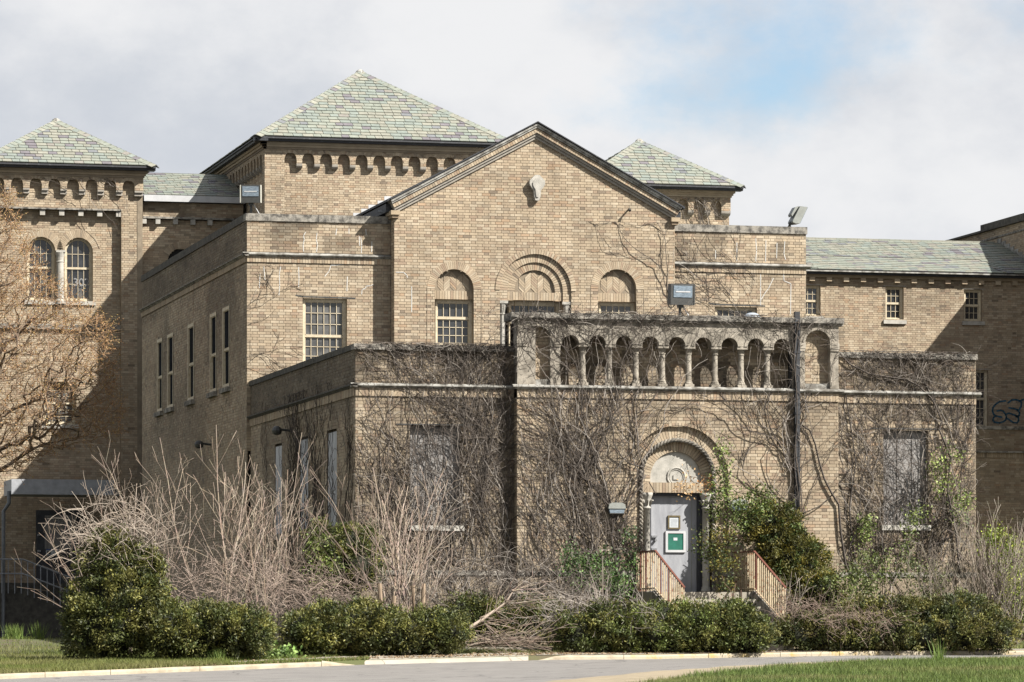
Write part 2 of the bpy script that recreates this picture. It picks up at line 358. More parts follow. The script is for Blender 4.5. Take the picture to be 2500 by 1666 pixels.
# ------------------------------------------------------------------ slates
SPAL = np.array([[.0, .003, .002]])+.80*np.array([(.255, .272, .215), (.285, .278, .215), (.228, .258, .218), (.305, .295, .23), (.165, .145, .155), (.18, .185, .19), (.265, .24, .20)])
SPAL = SPAL.mean(0)*.0+(SPAL-np.array([.207, .212, .171]))*np.array([.82]) +np.array([.197, .199, .167])
SW = np.array([.34, .25, .20, .09, .065, .04, .02])
SMESH = {}
SWID = [.23, .26, .29, .32]
class Roof:
    def __init__(s, b, name='roof'):
        s.b = b; s.name = name; s.deck = MB(); s.V = []; s.F = []; s.T = []; s.n = 0; s.single = []; s.caps = MB()
    def slab(s, A, S, T, poly, expo=.2, single=False, wd=None, lift=0.0):
        A, S, T = (np.array(q, float) for q in (A, S, T)); S /= np.linalg.norm(S); T /= np.linalg.norm(T); N = np.cross(S, T)
        if N[2] < 0: N = -N
        s.deck.poly([tuple(A+S*a+T*c-N*.01) for a, c in poly])
        tm = max(q[1] for q in poly); rows = []
        for r in range(int(tm/expo)+1):
            t0 = r*expo
            tmid = min(t0+expo*.45, tm-.005)
            for a, b in spans(poly, (), tmid):
                x = a - R.random()*.2
                while x < b:
                    wq = R.choice(SWID) if wd is None else wd*R.uniform(.92, 1.08)
                    c0 = max(a, x); c1 = min(b, x+wq)
                    if c1-c0 > .03: rows.append((c0, c1, t0, min(t0+expo*1.12, tm), c1-c0 > wq-1e-6 and t0+expo*1.12 < tm))
                    x += wq
        A5 = np.array(rows); n = len(A5); col = SPAL[rng.choice(len(SPAL), n, p=SW/SW.sum())]*rng.normal(1, .05, (n, 1))
        keep = np.ones(n, bool)
        if single and wd is None:
            idx = np.nonzero(A5[:, 4] > .5)[0]; idx = idx[:max(0, 300-len(s.single))]; keep[idx] = False
            for i in idx: s.single.append((A, S, T, N, A5[i, 0], A5[i, 2], A5[i, 1]-A5[i, 0], expo))
        B = A5[keep]
        def P(x, t, h): return A+S*x[:, None]+T*t[:, None]+N*(h[:, None]+lift)
        g = .007; m = len(B); hj = rng.uniform(0, .006, m); one = np.ones(m)
        x0, x1, t0, t1 = B[:, 0]+g, B[:, 1]-g, B[:, 2]+rng.normal(0, .004, m), B[:, 3]
        V = np.stack([P(x0, t0, .034+hj), P(x1, t0, .034+hj), P(x1, t1, .012*one), P(x0, t1, .012*one), P(x0, t0, .008+hj), P(x1, t0, .008+hj), P(x1, t1, -.004*one), P(x0, t1, -.004*one)], 1)
        f = np.array([(0, 1, 2, 3), (4, 5, 1, 0), (4, 0, 3, 7), (1, 5, 6, 2)])
        Fc = (f[None]+8*np.arange(m)[:, None, None]).reshape(-1, 4)
        s.V.append(V.reshape(-1, 3)); s.F.append(Fc+s.n); s.T.append(np.repeat(col[keep], 4, 0)); s.n += 8*m
        return N
    def hip(s, P0, P1, inward, N, wd=.2, step=.2):       # a border of slates along a hip, lying on one roof face
        P0, P1, N = (np.array(q, float) for q in (P0, P1, N)); H = P1-P0; Ln = np.linalg.norm(H); H /= Ln
        I = np.cross(N, H); I /= np.linalg.norm(I)
        if np.dot(I, np.array(inward, float)) < 0: I = -I
        n = int(Ln/step)
        for i in range(n):
            a, b = i*Ln/n, (i+1)*Ln/n-.006; c = tuple(SPAL[rng.choice(len(SPAL), p=SW/SW.sum())]*rng.normal(1.02, .04))
            q = [P0+H*a+N*.05, P0+H*a+I*wd+N*.042, P0+H*(b+.03)+I*wd+N*.03, P0+H*(b+.03)+N*.036]
            lo = [v-N*.02 for v in q]
            s.caps.add([tuple(v) for v in q+lo], [(0, 1, 2, 3), (4, 5, 1, 0), (5, 6, 2, 1), (7, 4, 0, 3)], c)
    def finish(s):
        ro = s.deck.build(s.name, M['underroof'], s.b.o)
        if s.V: mk('slating', mesh_np('slating', np.concatenate(s.V), np.concatenate(s.F), np.concatenate(s.T)), M['slate'], ro, 'stuff')
        if s.caps.v: s.caps.build('hip_slates', M['slate'], ro, 'stuff')
        for A, S, T, N, x, t, wq, ex in s.single:
            ci = int(rng.choice(len(SPAL), p=SW/SW.sum())); key = (round(wq, 3), ci, ex, int(rng.integers(2)))
            if key not in SMESH:
                V = [(.007, 0, .034), (wq-.007, 0, .034), (wq-.007, ex*1.12, .012), (.007, ex*1.12, .012), (.007, 0, .008), (wq-.007, 0, .008), (wq-.007, ex*1.12, -.004), (.007, ex*1.12, -.004)]
                c = SPAL[ci]*rng.normal(1, .05)
                me = mesh_np('slate', np.array(V), np.array([(0, 1, 2, 3), (4, 5, 1, 0), (4, 0, 3, 7), (1, 5, 6, 2)]), np.repeat(c[None], 4, 0)); me.materials.append(M['slate']); SMESH[key] = me
            ob = bpy.data.objects.new('slate', SMESH[key]); coll.objects.link(ob); ob.parent = ro
            m4 = Matrix.Identity(4)
            for k in range(3): m4[k][0] = S[k]; m4[k][1] = T[k]; m4[k][2] = N[k]
            p = A+S*x+T*t+N*R.uniform(0, .005)
            for k in range(3): m4[k][3] = p[k]
            ob.matrix_basis = m4
        return ro

# ------------------------------------------------------------------ windows, corbels, columns
def arc(uc, zc, r, n=14, a0=math.pi, a1=0.0): return [(uc+r*math.cos(a0+(a1-a0)*i/n), zc+r*math.sin(a0+(a1-a0)*i/n)) for i in range(n+1)]
def sash_window(b, fr, u0, u1, z0, z1, cols, rows, split=.5, depth=.13, fw=.055, arch=False, sill=True, glass='glass', glass2=None, mw=.014, name='window', sillmat='stone', sd=.05):
    """rows = (upper rows, lower rows); arch: z1 is the springing and a half circle stands on it"""
    fo = MB(); uc = (u0+u1)/2; r = (u1-u0)/2; dp = -depth
    if arch:
        ol = [(u0, z0)]+[(u0, z1)]+arc(uc, z1, r)[1:-1]+[(u1, z1), (u1, z0)]
        il = [(u0+fw, z0+fw), (u0+fw, z1)]+arc(uc, z1, r-fw)[1:-1]+[(u1-fw, z1), (u1-fw, z0+fw)]
    else:
        ol = [(u0, z0), (u0, z1), (u1, z1), (u1, z0)]; il = [(u0+fw, z0+fw), (u0+fw, z1-fw), (u1-fw, z1-fw), (u1-fw, z0+fw)]
    n = len(ol)
    for i in range(n):
        j = (i+1) % n
        P = [fr.p(*q) for q in ((ol[i][0], dp, ol[i][1]), (ol[j][0], dp, ol[j][1]), (il[j][0], dp, il[j][1]), (il[i][0], dp, il[i][1]))]
        Q = [fr.p(*q) for q in ((il[j][0], dp-.07, il[j][1]), (il[i][0], dp-.07, il[i][1]))]
        fo.add(P+Q, [(0, 1, 2, 3), (3, 2, 4, 5)])
    wob = b.part(fo, name, 'frame')
    rv = MB(); pts = ol if arch else [(u0, z0), (u0, z1), (u1, z1), (u1, z0)]
    rv.strip(fr, pts, dp-.02, -.002, (.42, .33, .225)); rv.build('reveal', M['brick'], wob)
    iu0, iu1, iz0 = u0+fw, u1-fw, z0+fw; iz1 = (z1+r-fw) if arch else z1-fw; zm = iz0+(iz1-iz0)*split; bars = MB(); sr = .022
    bars.box(fr, iu0, iu1, dp-.055, dp-.02, zm-sr, zm+sr)
    for zA, zB, nr, dd in ((zm+sr, iz1, rows[0], -.03), (iz0, zm-sr, rows[1], -.055)):
        def top(u): return zB if not arch or zB < z1 else min(zB, z1+math.sqrt(max(0, (r-fw)**2-(u-uc)**2)))
        ext = sr*.8
        for (a, c) in ((iu0, iu0+ext), (iu1-ext, iu1)):
            bars.box(fr, a, c, dp+dd-.02, dp+dd+.012, zA, min(zB, z1) if arch else zB)
        bars.box(fr, iu0, iu1, dp+dd-.02, dp+dd+.012, zA, zA+ext)
        if not arch: bars.box(fr, iu0, iu1, dp+dd-.02, dp+dd+.012, zB-ext, zB)
        for i in range(1, cols):
            u = iu0+(iu1-iu0)*i/cols; bars.box(fr, u-mw/2, u+mw/2, dp+dd-.012, dp+dd+.008, zA, top(u))
        for k in range(1, nr):
            z = zA+(zB-zA)*k/nr; hw = (iu1-iu0)/2
            if arch and z > z1: hw = math.sqrt(max(0, (r-fw)**2-(z-z1)**2))
            bars.box(fr, uc-hw, uc+hw, dp+dd-.012, dp+dd+.008, z-mw/2, z+mw/2)
        for i in range(cols):
            for k in range(nr):
                a, c = iu0+(iu1-iu0)*i/cols, iu0+(iu1-iu0)*(i+1)/cols; e, g = zA+(zB-zA)*k/nr, zA+(zB-zA)*(k+1)/nr
                tl = [R.uniform(-.004, .004) for _ in range(3)]; pane = MB()
                if arch and g > z1+.01:
                    tp = [(a+(c-a)*q/4, min(g, top(a+(c-a)*q/4))) for q in range(4, -1, -1)]
                    if max(q[1] for q in tp) <= e+.01: continue
                    pg = [(a, min(e, tp[-1][1])), (c, min(e, tp[0][1]))]+tp
                else: pg = [(a, e), (c, e), (c, g), (a, g)]
                pane.poly([fr.p(u, dp+dd-.014+tl[0]+tl[1]*(u-a)/(c-a)+tl[2]*(z-e)/(g-e), z) for u, z in pg])
                gm = glass2 if glass2 and R.random() < .3 else glass
                pane.build('pane', M[gm], wob)
    bars.build('sash', M['frame'], wob)
    if sill:
        sm = MB(); sm.box(fr, u0-.08, u1+.08, -.2, sd, z0-.12, z0-.003); sm.build('sill', M[sillmat], wob)
    return wob
def corbel_table(b, fr, u0, u1, centers, r, zs, zc, ztop, zbase, depth=.165, pil=None, ch=.15, stain=None, single=None, lowholes=(), frameholes=()):
    """arched corbel table: band proud at d=0, panel recessed by depth; pil = (left, right) pilaster inner edges"""
    holes = [('arch', c, r, zc-.01, zs) for c in centers]
    b.face(fr, [(u0, zc), (u1, zc), (u1, ztop), (u0, ztop)], holes, stain=stain)
    b.face(fr, [(u0, zbase), (u1, zbase), (u1, ztop-.02), (u0, ztop-.02)], lowholes, d=-depth, single=single)
    if pil:
        if pil[0] is not None: b.face(fr, [(u0, zbase), (pil[0], zbase), (pil[0], zc), (u0, zc)]); pm_ = MB(); pm_.box(fr, u0+.003, pil[0], -depth, -.011, zbase, zc); b.part(pm_, 'pilaster', 'mortar')
        if pil[1] is not None: b.face(fr, [(pil[1], zbase), (u1, zbase), (u1, zc), (pil[1], zc)]); pm_ = MB(); pm_.box(fr, pil[1], u1-.003, -depth, -.011, zbase, zc); b.part(pm_, 'pilaster', 'mortar')
    so_ = MB(); 
    for c in centers:
        so_.strip(fr, [(c-r, zc)]+arc(c, zs, r, 12)+[(c+r, zc)], -depth, -.006, (.40, .315, .215))
        b.ring(fr, c, zs, r-.004, r+.085, 13, -.03, .004)
    so_.build('arch_soffits', M['brick'], b.o, 'stuff')
    ed = [u0]+[x for c in centers for x in (c-r, c+r)]+[u1]
    for i in range(0, len(ed), 2):
        a, c = ed[i], ed[i+1]
        if pil and ((i == 0 and pil[0] is not None and pil[0] >= c-.03) or (i == len(ed)-2 and pil[1] is not None and pil[1] <= a+.03)): continue
        if c-a < .02: continue
        m = MB(); pr = [(0, -depth), (0, .002)]+[(ch*.25+ch*.75*math.sin(q*math.pi/10), -depth+depth*math.cos(q*math.pi/10)) for q in range(0, 6)]
        V = [fr.p(a+.004, d, zc-h) for h, d in pr]+[fr.p(c-.004, d, zc-h) for h, d in pr]; n = len(pr)
        m.add(V, [tuple(range(n)), tuple(range(2*n-1, n-1, -1))]+[(k, k+n, (k+1) % n+n, (k+1) % n) for k in range(n)])
        b.part(m, 'corbel', 'terracotta')
def cornice(b, fr, u0, u1, z0, over, mat='gutter', steps=((.03, .07), (.07, .14), (.12, .2)), gh=.13):
    """stepped brick cornice under an eave, gutter on top; z0 = eave height, over = overhang of the gutter"""
    m = MB(); z = z0-gh
    zt = z0-gh
    for i, (dd, h) in enumerate(reversed(steps)):
        zb = z0-gh-[.07, .14, .2][i] if i < 3 else zt-.07
        m.box(fr, u0-dd, u1+dd, -.05, dd, zb, zt-.001, bt1()); zt = zb
    b.part(m, 'cornice', 'brick')
    g = MB(); pr = [(-.05, 0), (over-.02, 0), (over, -.03), (over, -.06), (over-.05, -.075), (over-.06, -gh), (-.05, -gh)]
    V = [fr.p(u0-over, d, z0+h) for d, h in pr]+[fr.p(u1+over, d, z0+h) for d, h in pr]; n = len(pr)
    g.add(V, [tuple(range(n)), tuple(range(2*n-1, n-1, -1))]+[(k, k+n, (k+1) % n+n, (k+1) % n) for k in range(n)])
    b.part(g, 'gutter', mat)
def coping(b, fr, u0, u1, z0, z1, mat='oldstone', over=.035, back=.36, step=1.5, name='coping_stone', ends=(0, 0)):
    n = max(1, int(round((u1-u0)/step))); e = np.linspace(u0-ends[0], u1+ends[1], n+1)
    for i in range(n):
        m = MB(); j = R.uniform(-.004, .004); m.box(fr, e[i]+.004, e[i+1]-.004, -back, over+j, z0, z1+j); b.part(m, name, mat)
def string_course(b, fr, u0, u1, zt, zb, fl='flash', ends=(0, 0), p=.07):
    """flashed moulding with a soldier course below"""
    m = MB(); pr = [(-.03, 0), (.01, 0), (p+.03, -.035), (p+.03, -.06), (p, -.07), (p*.6, -.10), (-.03, -.10)]
    V = [fr.p(u0-ends[0], d, zt+h) for d, h in pr]+[fr.p(u1+ends[1], d, zt+h) for d, h in pr]; n = len(pr)
    m.add(V, [tuple(range(n)), tuple(range(2*n-1, n-1, -1))]+[(k, k+n, (k+1) % n+n, (k+1) % n) for k in range(n)])
    b.part(m, 'string_course', fl)
    b.soldier(fr, u0, u1, zb, zt-.10, d=.028, back=-.05)
def line_strip(b, fr, pts, wd, mat, name, d=.004, w2=None):
    m = MB()
    for (a, c) in zip(pts[:-1], pts[1:]):
        du, dz = c[0]-a[0], c[1]-a[1]; Ln = math.hypot(du, dz)+1e-9; nx, nz = -dz/Ln*wd/2, du/Ln*wd/2; ex, ez = du/Ln*wd*.3, dz/Ln*wd*.3
        m.prism(fr, [(a[0]+nx-ex, a[1]+nz-ez), (a[0]-nx-ex, a[1]-nz-ez), (c[0]-nx+ex, c[1]-nz+ez), (c[0]+nx+ex, c[1]+nz+ez)][::-1], -.01, d)
    return b.part(m, name, mat)
# ================================================================== the entrance block (one storey, in front)
GZ = EYE-.35                                     # masonry starts below the ground
YC = -.27                                        # face of the projecting centre bay
f0, fC, fS = front(0), front(YC), side(0.0)
def X0(px): return ptY(px, 0, 0)[0]
def XC(px): return ptY(px, 0, YC)[0]
def Z0(px, py): return ptY(px, py, 0)[1]
def ZC(px, py): return ptY(px, py, YC)[1]
PB = Building('entrance_block', 'one storey tan brick entrance block with stone arcade, covered in bare vines', 'building', (6.8, 0, GZ))
xa, xb, xR = XC(1262), XC(2047), 13.61
zcop, zstr, zsol, zled = 6.67, 5.86, 5.585, 1.975
# boarded openings
wl = (X0(1001), X0(1127), Z0(1060, 1283), Z0(1060, 1039)); wr = (X0(2157), X0(2266), Z0(2210, 1282), Z0(2210, 1049))
stainP = lambda u, z: .86*dirty(3.0, 6.5, .5, .9, .46, 5)(u, z)*dirty(1.5, 3.0, .75, .7, .4, 55)(u, z)
stainPar = lambda u, z: .82*dirty(zstr-.2, zstr+.3, .36, 1.4, .36, 9)(u, z)
b = PB
for (x0, x1, wn_) in ((0, xa, wl), (xb, xR, wr)):
    b.face(f0, [(x0, GZ), (x1, GZ), (x1, zsol), (x0, zsol)], [('rect', *wn_)], stain=stainP, single=(x0+.1, x1-.1, 4.0, 5.2) if x0 > 1 else None)
    b.face(f0, [(x0, zstr), (x1, zstr), (x1, zcop-.12), (x0, zcop-.12)], stain=stainPar)
    string_course(b, f0, x0, x1, zstr, zsol, ends=(.1 if x0 == 0 else 0, .1 if x0 > 1 else 0))
    coping(b, f0, x0, x1, zcop-.12, zcop, ends=(.035 if x0 == 0 else 0, .035 if x0 > 1 else 0), step=1.2)
    m = MB(); m.strip(f0, [(wn_[0], wn_[2]), (wn_[0], wn_[3]), (wn_[1], wn_[3]), (wn_[1], wn_[2])], -.2, -.002, (.36, .28, .19)); b.part(m, 'reveal', 'brick')
    bo = MB(); n = 3; ed = np.linspace(wn_[0], wn_[1], n+1)
    wo = MB(); wo.box(f0, wn_[0]+.01, wn_[1]-.01, -.22, -.165, wn_[2], wn_[3]-.01); wob = b.part(wo, 'boarded_window', 'board')
    for i in range(n):
        m = MB(); m.box(f0, ed[i]+.012, ed[i+1]-.008, -.165, -.14+R.uniform(-.008, .008), wn_[2]+.005, wn_[3]-.03-R.uniform(0, .03)); m.build('board', M['board'], wob)
    m = MB(); m.box(f0, wn_[0]-.05, wn_[1]+.05, -.15, .05, wn_[2]-.115, wn_[2]-.003); m.build('sill', M['stone'], wob)
    m = MB(); m.box(f0, wn_[0]-.3, wn_[1]+.3, -.05, .012, wn_[3]+.004, wn_[3]+.03); m.build('lintel', M['lamp'], wob)
# base course and plinth stones
for fr, x0, x1 in ((f0, 0, xa), (fC, xa, xb), (f0, xb, xR)):
    if fr is fC: segs = [(xa, XC(1566)), (XC(1747), xb)]
    else: segs = [(x0, x1)]
    for a, c in segs:
        m = MB(); m.box(fr, a, c, -.05, .06, zled-.10, zled); b.part(m, 'base_course', 'oldstone')
        n = max(1, int((c-a)/.9)); e = np.linspace(a, c, n+1)
        for i in range(n):
            for k in range(3):
                m = MB(); m.box(fr, e[i]+.008, e[i+1]-.008, -.05, .035+R.uniform(-.004, .004), zled-.11-.42*(k+1)+.008, zled-.11-.42*k); b.part(m, 'plinth_stone', 'plinth')
# left flank (in shade)
wins = []
for pl, pr, pt in ((671, 688, 1088), (731, 752, 1070), (798, 822, 1054)):
    y1 = ptX(pl, 0, 0)[0]; y0 = ptX(pr, 0, 0)[0]; wins.append((-y1, -y0, ptX(742, 1297, 0)[1], ptX(742, 1070, 0)[1]))
b.face(fS, [(-12.6, GZ), (0, GZ), (0, zsol), (-12.6, zsol)], [('rect', *q) for q in wins], stain=dirty(2, 6, .5, .6, .4, 21))
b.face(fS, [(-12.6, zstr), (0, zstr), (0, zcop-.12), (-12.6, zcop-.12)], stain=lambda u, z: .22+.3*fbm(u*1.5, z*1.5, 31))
string_course(b, fS, -12.6, 0, zstr, zsol, fl='blackstone', ends=(0, .1))
coping(b, fS, -12.6, -.36, zcop-.12, zcop, mat='blackstone', step=2.2)
for q in wins:
    m = MB(); m.box(fS, q[0]+.01, q[1]-.01, -.2, -.10, q[2], q[3]); wob = b.part(m, 'boarded_window', 'boardlight')
    for i in range(4):
        m = MB(); a = q[0]+(q[1]-q[0])*i/4; m.box(fS, a+.012, a+(q[1]-q[0])/4-.004, -.1, -.02+R.uniform(-.006, .006), q[2]+.02, q[3]-.03); m.build('board', M['boardlight'], wob)
    m = MB(); m.strip(fS, [(q[0], q[2]), (q[0], q[3]), (q[1], q[3]), (q[1], q[2])], -.2, -.002, (.3, .23, .16)); m.build('reveal', M['brick'], wob)
    m = MB(); m.box(fS, q[0]-.06, q[1]+.06, -.15, .05, q[2]-.12, q[2]-.003); m.build('sill', M['oldstone'], wob)
# centre bay with the portal
uc = XC(1656); zsp = ZC(1656, 1167); zthr = 1.52; RH = .80
b.face(fC, [(xa, GZ), (xb, GZ), (xb, zsol), (xa, zsol)], [('arch', uc, 1.1, zthr-.6, zsp)], stain=lambda u, z: 1.0*dirty(2.0, 5.5, .66, .8, .48, 6)(u, z), single=(XC(1780), XC(2030), 2.9, 5.5))
b.face(side(xa), [(0.0, GZ), (-YC, GZ), (-YC, zsol), (0.0, zsol)]); 
string_course(b, fC, xa, xb, zstr, zsol, ends=(.1, .1))
b.ring(fC, uc, zsp, 1.1, 1.155, 50, -.03, .012); b.ring(fC, uc, zsp, .83, 1.1, 46, -.14, -.075)
m = MB(); m.strip(fC, [(uc-1.1, zled-.6)]+arc(uc, zsp, 1.1, 30)+[(uc+1.1, zled-.6)], -.12, -.004, (.34, .265, .18)); b.part(m, 'portal_reveal', 'brick')
jm = MB()
for sgn in (-1, 1):                               # brick jambs either side of the rope
    a, c = sorted((uc+sgn*.83, uc+sgn*1.1))
    b.face(fC, [(a, GZ), (c, GZ), (c, zsp), (a, zsp)], d=-.075)
m = MB(); m.strip(fC, [(uc-RH-.03, zthr-.5), (uc-RH-.03, zsp)]+arc(uc, zsp, RH+.03, 24)+[(uc+RH+.03, zsp), (uc+RH+.03, zthr-.5)], -.5, -.08, (.34, .265, .18)); b.part(m, 'portal_reveal', 'brick')
# rope moulding
for k in range(2):
    pts = []; path = [(-RH, z) for z in np.arange(zthr-.3, zsp, .012)]+[(RH*math.cos(a), zsp+RH*math.sin(a)) for a in np.arange(math.pi, -.0001, -.015)]+[(RH, z) for z in np.arange(zsp, zthr-.3, -.012)]
    s_ = 0
    for i, (u, z) in enumerate(path):
        j = max(1, i); s_ += math.hypot(path[j][0]-path[j-1][0], path[j][1]-path[j-1][1]); ph = 2*math.pi*s_/.17+k*math.pi
        nu, nz = (1 if u < 0 else -1, 0) if z <= zsp else (-u/RH, -(z-zsp)/RH)
        pts.append(fC.p(uc+u+nu*.026*math.cos(ph), -.06+.026*math.sin(ph), z+nz*.026*math.cos(ph)))
    m = MB(); m.tube(pts[::2], .028, 6); b.part(m, 'rope_moulding', 'ropestone', smooth=True)
# inner order, tympanum, lintel
zl0, zl1 = ZC(1656, 1203), ZC(1656, 1178); ri = .56
b.ring(fC, uc, zsp, ri, RH, 34, -.28, -.18)
for sgn in (-1, 1):
    a, c = sorted((uc+sgn*ri, uc+sgn*(RH+.02))); b.face(fC, [(a, zl0), (c, zl0), (c, zsp), (a, zsp)], d=-.18)
m = MB(); m.prism(fC, [(uc-ri-.02, zl1)]+arc(uc, zsp, ri+.02, 24)+[(uc+ri+.02, zl1)], -.35, -.235); ty = b.part(m, 'tympanum', 'stone')
ttint = M['flash']
for rr, tr in ((.19, .024), (.15, .01)):
    m = MB(); m.tube([fC.p(uc+.02+rr*math.cos(a), -.23, zsp+.03+rr*math.sin(a)) for a in np.linspace(0, 2*math.pi, 29)], tr, 6, cap=False); m.build('medallion_ring', M['stone'], ty, smooth=True)
m = MB()
for i in range(5): m.box(fC, uc-.045+i*.022, uc-.022+i*.022, -.24, -.215, zsp-.03, zsp+.07+.01*(i % 2))
m.build('relief_figure', M['stone'], ty)
b.soldier(fC, uc-RH+.03, uc+RH-.03, zl0, zl1, d=-.175, back=-.1)
m = MB(); m.box(fC, uc-RH, uc+RH, -.5, -.26, zl0-.06, zl0); b.part(m, 'door_lintel', 'darkframe')
for sgn in (-1, 1):                               # portal columns
    cx, cy, _ = fC.p(uc+sgn*.655, -.16, 0); zt = zl0; zb = zthr
    m = MB(); m.lathe((cx, cy, 0), [(.11, zb), (.11, zb+.07), (.095, zb+.08), (.10, zb+.11), (.08, zb+.14), (.08, zt-.34), (.098, zt-.335), (.098, zt-.305), (.075, zt-.295), (.085, zt-.2), (.12, zt-.09), (.135, zt-.06), (.14, zt-.002)], 14)
    for k in range(8):
        a = k*math.pi/4; m.tube([(cx+.08*math.cos(a), cy+.08*math.sin(a), zt-.27), (cx+.12*math.cos(a), cy+.12*math.sin(a), zt-.16), (cx+.155*math.cos(a), cy+.155*math.sin(a), zt-.17)], .018, 5)
    b.part(m, 'portal_column', 'stone', smooth=True)
m = MB(); m.box(fC, uc-RH-.03, uc+RH+.03, -.6, -.5, zthr-.5, zsp); b.part(m, 'portal_back', 'dark')
# the door
dz = -.36; du0, du1 = uc-.505, uc+.505; dz0, dz1 = zthr, zl0-.06
m = MB(); m.box(fC, du0, du1, dz-.05, dz, dz0, dz1); door = b.part(m, 'door', 'doorgrey'); door['label'] = 'grey painted door'
for a, c in ((du0-.06, du0-.004), (du1+.004, du1+.12)):
    m = MB(); m.box(fC, a, c, dz-.06, dz+.06, dz0, dz1); m.build('door_frame', M['darkframe'], door)
m = MB(); m.box(fC, du1-.12, du1-.105, dz, dz+.006, dz0+.03, dz1-.03); m.build('door_seam', M['lampgrey'], door)
for zz, lng in ((ptY(1600, 1310, YC-.1)[1], 0), (ptY(1600, 1341, YC-.1)[1], 1)):
    m = MB(); m.box(fC, du0+.01, du0+.13, dz, dz+.05, zz-.012, zz+.03); m.tube([fC.p(du0+.1, dz, zz-.07), fC.p(du0+.1, dz+.07, zz-.07)], .028, 8)
    if lng: m.tube([fC.p(du0+.1, dz+.06, zz-.07), fC.p(du0+.15, dz+.075, zz-.2)], .014, 6)
    m.build('door_handle' if lng else 'deadbolt', M['steel'], door)
# arcade on top of the centre bay
AR = MB(); zft = zstr; zsl1 = 7.36; zsl0 = 7.245; dA = -.30
cols = [1426, 1492, 1556, 1621, 1685.5, 1749.5, 1813, 1877]; zspA = ZC(1600, 843); rA = .178
uA0, uA1 = XC(1368), XC(1939)
cu = [XC(q) for q in cols]; sp_ = (cu[-1]-cu[0])/7; cu = [cu[0]+sp_*i for i in range(8)]
centers = [cu[0]-sp_/2]+[q+sp_/2 for q in cu]; rA = sp_/2-.105
def arch_panel(mb, fr, u0, u1, z0, z1, cs, r, d0, d1, n=14):
    e = u0
    for c in cs:
        if c-r > e+1e-4: mb.add([fr.p(e, d1, z0), fr.p(c-r, d1, z0), fr.p(c-r, d1, z1), fr.p(e, d1, z1)], [(0, 1, 2, 3)]); mb.add([fr.p(e, d1, z0), fr.p(e, d0, z0), fr.p(c-r, d0, z0), fr.p(c-r, d1, z0)], [(0, 1, 2, 3)])
        A_ = arc(c, z0, r, n)
        for (a, za), (q, zq) in zip(A_[:-1], A_[1:]):
            mb.add([fr.p(a, d1, za), fr.p(q, d1, zq), fr.p(q, d1, z1), fr.p(a, d1, z1)], [(0, 1, 2, 3)])
        mb.strip(fr, A_, d0, d1); e = c+r
    mb.add([fr.p(e, d1, z0), fr.p(u1, d1, z0), fr.p(u1, d1, z1), fr.p(e, d1, z1)], [(0, 1, 2, 3)]); mb.add([fr.p(e, d1, z0), fr.p(e, d0, z0), fr.p(u1, d0, z0), fr.p(u1, d1, z0)], [(0, 1, 2, 3)])
arch_panel(AR, fC, uA0, uA1, zspA, zsl0, centers, rA, dA, 0)
arc_o = b.part(AR, 'arcade', 'arcstone')
for c in centers:
    m = MB(); m.ring(fC, c, zspA, rA-.003, rA+.07, -.02, .014, 9, gap=.04); m.build('arch_ring', M['arcstone'], arc_o)
for q in cu:
    m = MB(); x, y, _ = fC.p(q, -.13, 0); zt = zspA
    m.box(fC, q-.10, q+.10, -.23, -.03, zft+.001, zft+.06)
    m.lathe((x, y, 0), [(.09, zft+.06), (.095, zft+.08), (.08, zft+.10), (.085, zft+.115), (.066, zft+.13), (.06, zt-.185), (.072, zt-.18), (.072, zt-.16), (.062, zt-.155), (.09, zt-.06)], 14)
    m.box(fC, q-.115, q+.115, -.27, -.005, zt-.06, zt-.002)
    m.build('column', M['arcstone'], arc_o)
for (p0, p1, o0, o1) in ((1262, 1368, 1286, 1343), (1939, 2047, 1965, 2026)):     # end bays
    e0, e1, h0, h1 = XC(p0), XC(p1), XC(o0), XC(o1); zE = ZC(1315, 826); rE = (h1-h0)/2
    if p0 > 1500: e0 = uA1
    else: e1 = uA0
    m = MB(); arch_panel(m, fC, e0, e1, zE, zsl0+.0, [(h0+h1)/2], rE, -.16, .012); pb = m.build('end_bay', M['arcstone'], arc_o)
    m = MB(); m.ring(fC, (h0+h1)/2, zE, rE-.002, rE+.05, -.03, .03, 9, gap=.05); m.build('arch_ring', M['arcstone'], arc_o)
    for a, c in ((e0, h0), (h1, e1)):
        m = MB(); m.box(fC, a+.004, c-.004, -.16, .012, zft+.14, zE-.17); m.box(fC, a, c, -.18, .03, zft, zft+.14); m.box(fC, a-.0, c+.0, -.18, .035, zE-.17, zE-.12); m.box(fC, a-.01, c+.01, -.18, .045, zE-.12, zE-.001); m.build('pilaster', M['arcstone'], arc_o)
    m = MB(); m.box(fC, h0, h1, -.155, -.03, zft, zft+.11); m.build('niche_sill', M['flash'], arc_o)
    b.face(fC, [(h0-.05, zft), (h1+.05, zft), (h1+.05, zE+rE+.05), (h0-.05, zE+rE+.05)], d=-.155)
b.face(fC, [(uA0, zft), (uA1, zft), (uA1, zsl0), (uA0, zsl0)], d=dA-.12, stain=dirty(5, 6, .35, 2.4, .45, 44))
e = np.linspace(xa-.14, xb+.10, 8)
for i in range(7):
    m = MB(); m.box(fC, e[i]+.003, e[i+1]-.003, -.6, .10, zsl0, zsl1+R.uniform(-.006, .006)); m.box(fC, e[i]+.003, e[i+1]-.003, -.6, .045, zsl0-.045, zsl0); m.build('cornice_slab', M['oldstone'], arc_o)
for q in ((xa+.02, xa+.4, -.12, -YC), (xb-.4, xb-.02, -.12, -YC-.18)):
    m = MB(); m.box(WF, *q, zft, zsl0-.05); m.build('arcade_end', M['arcstone'], arc_o)
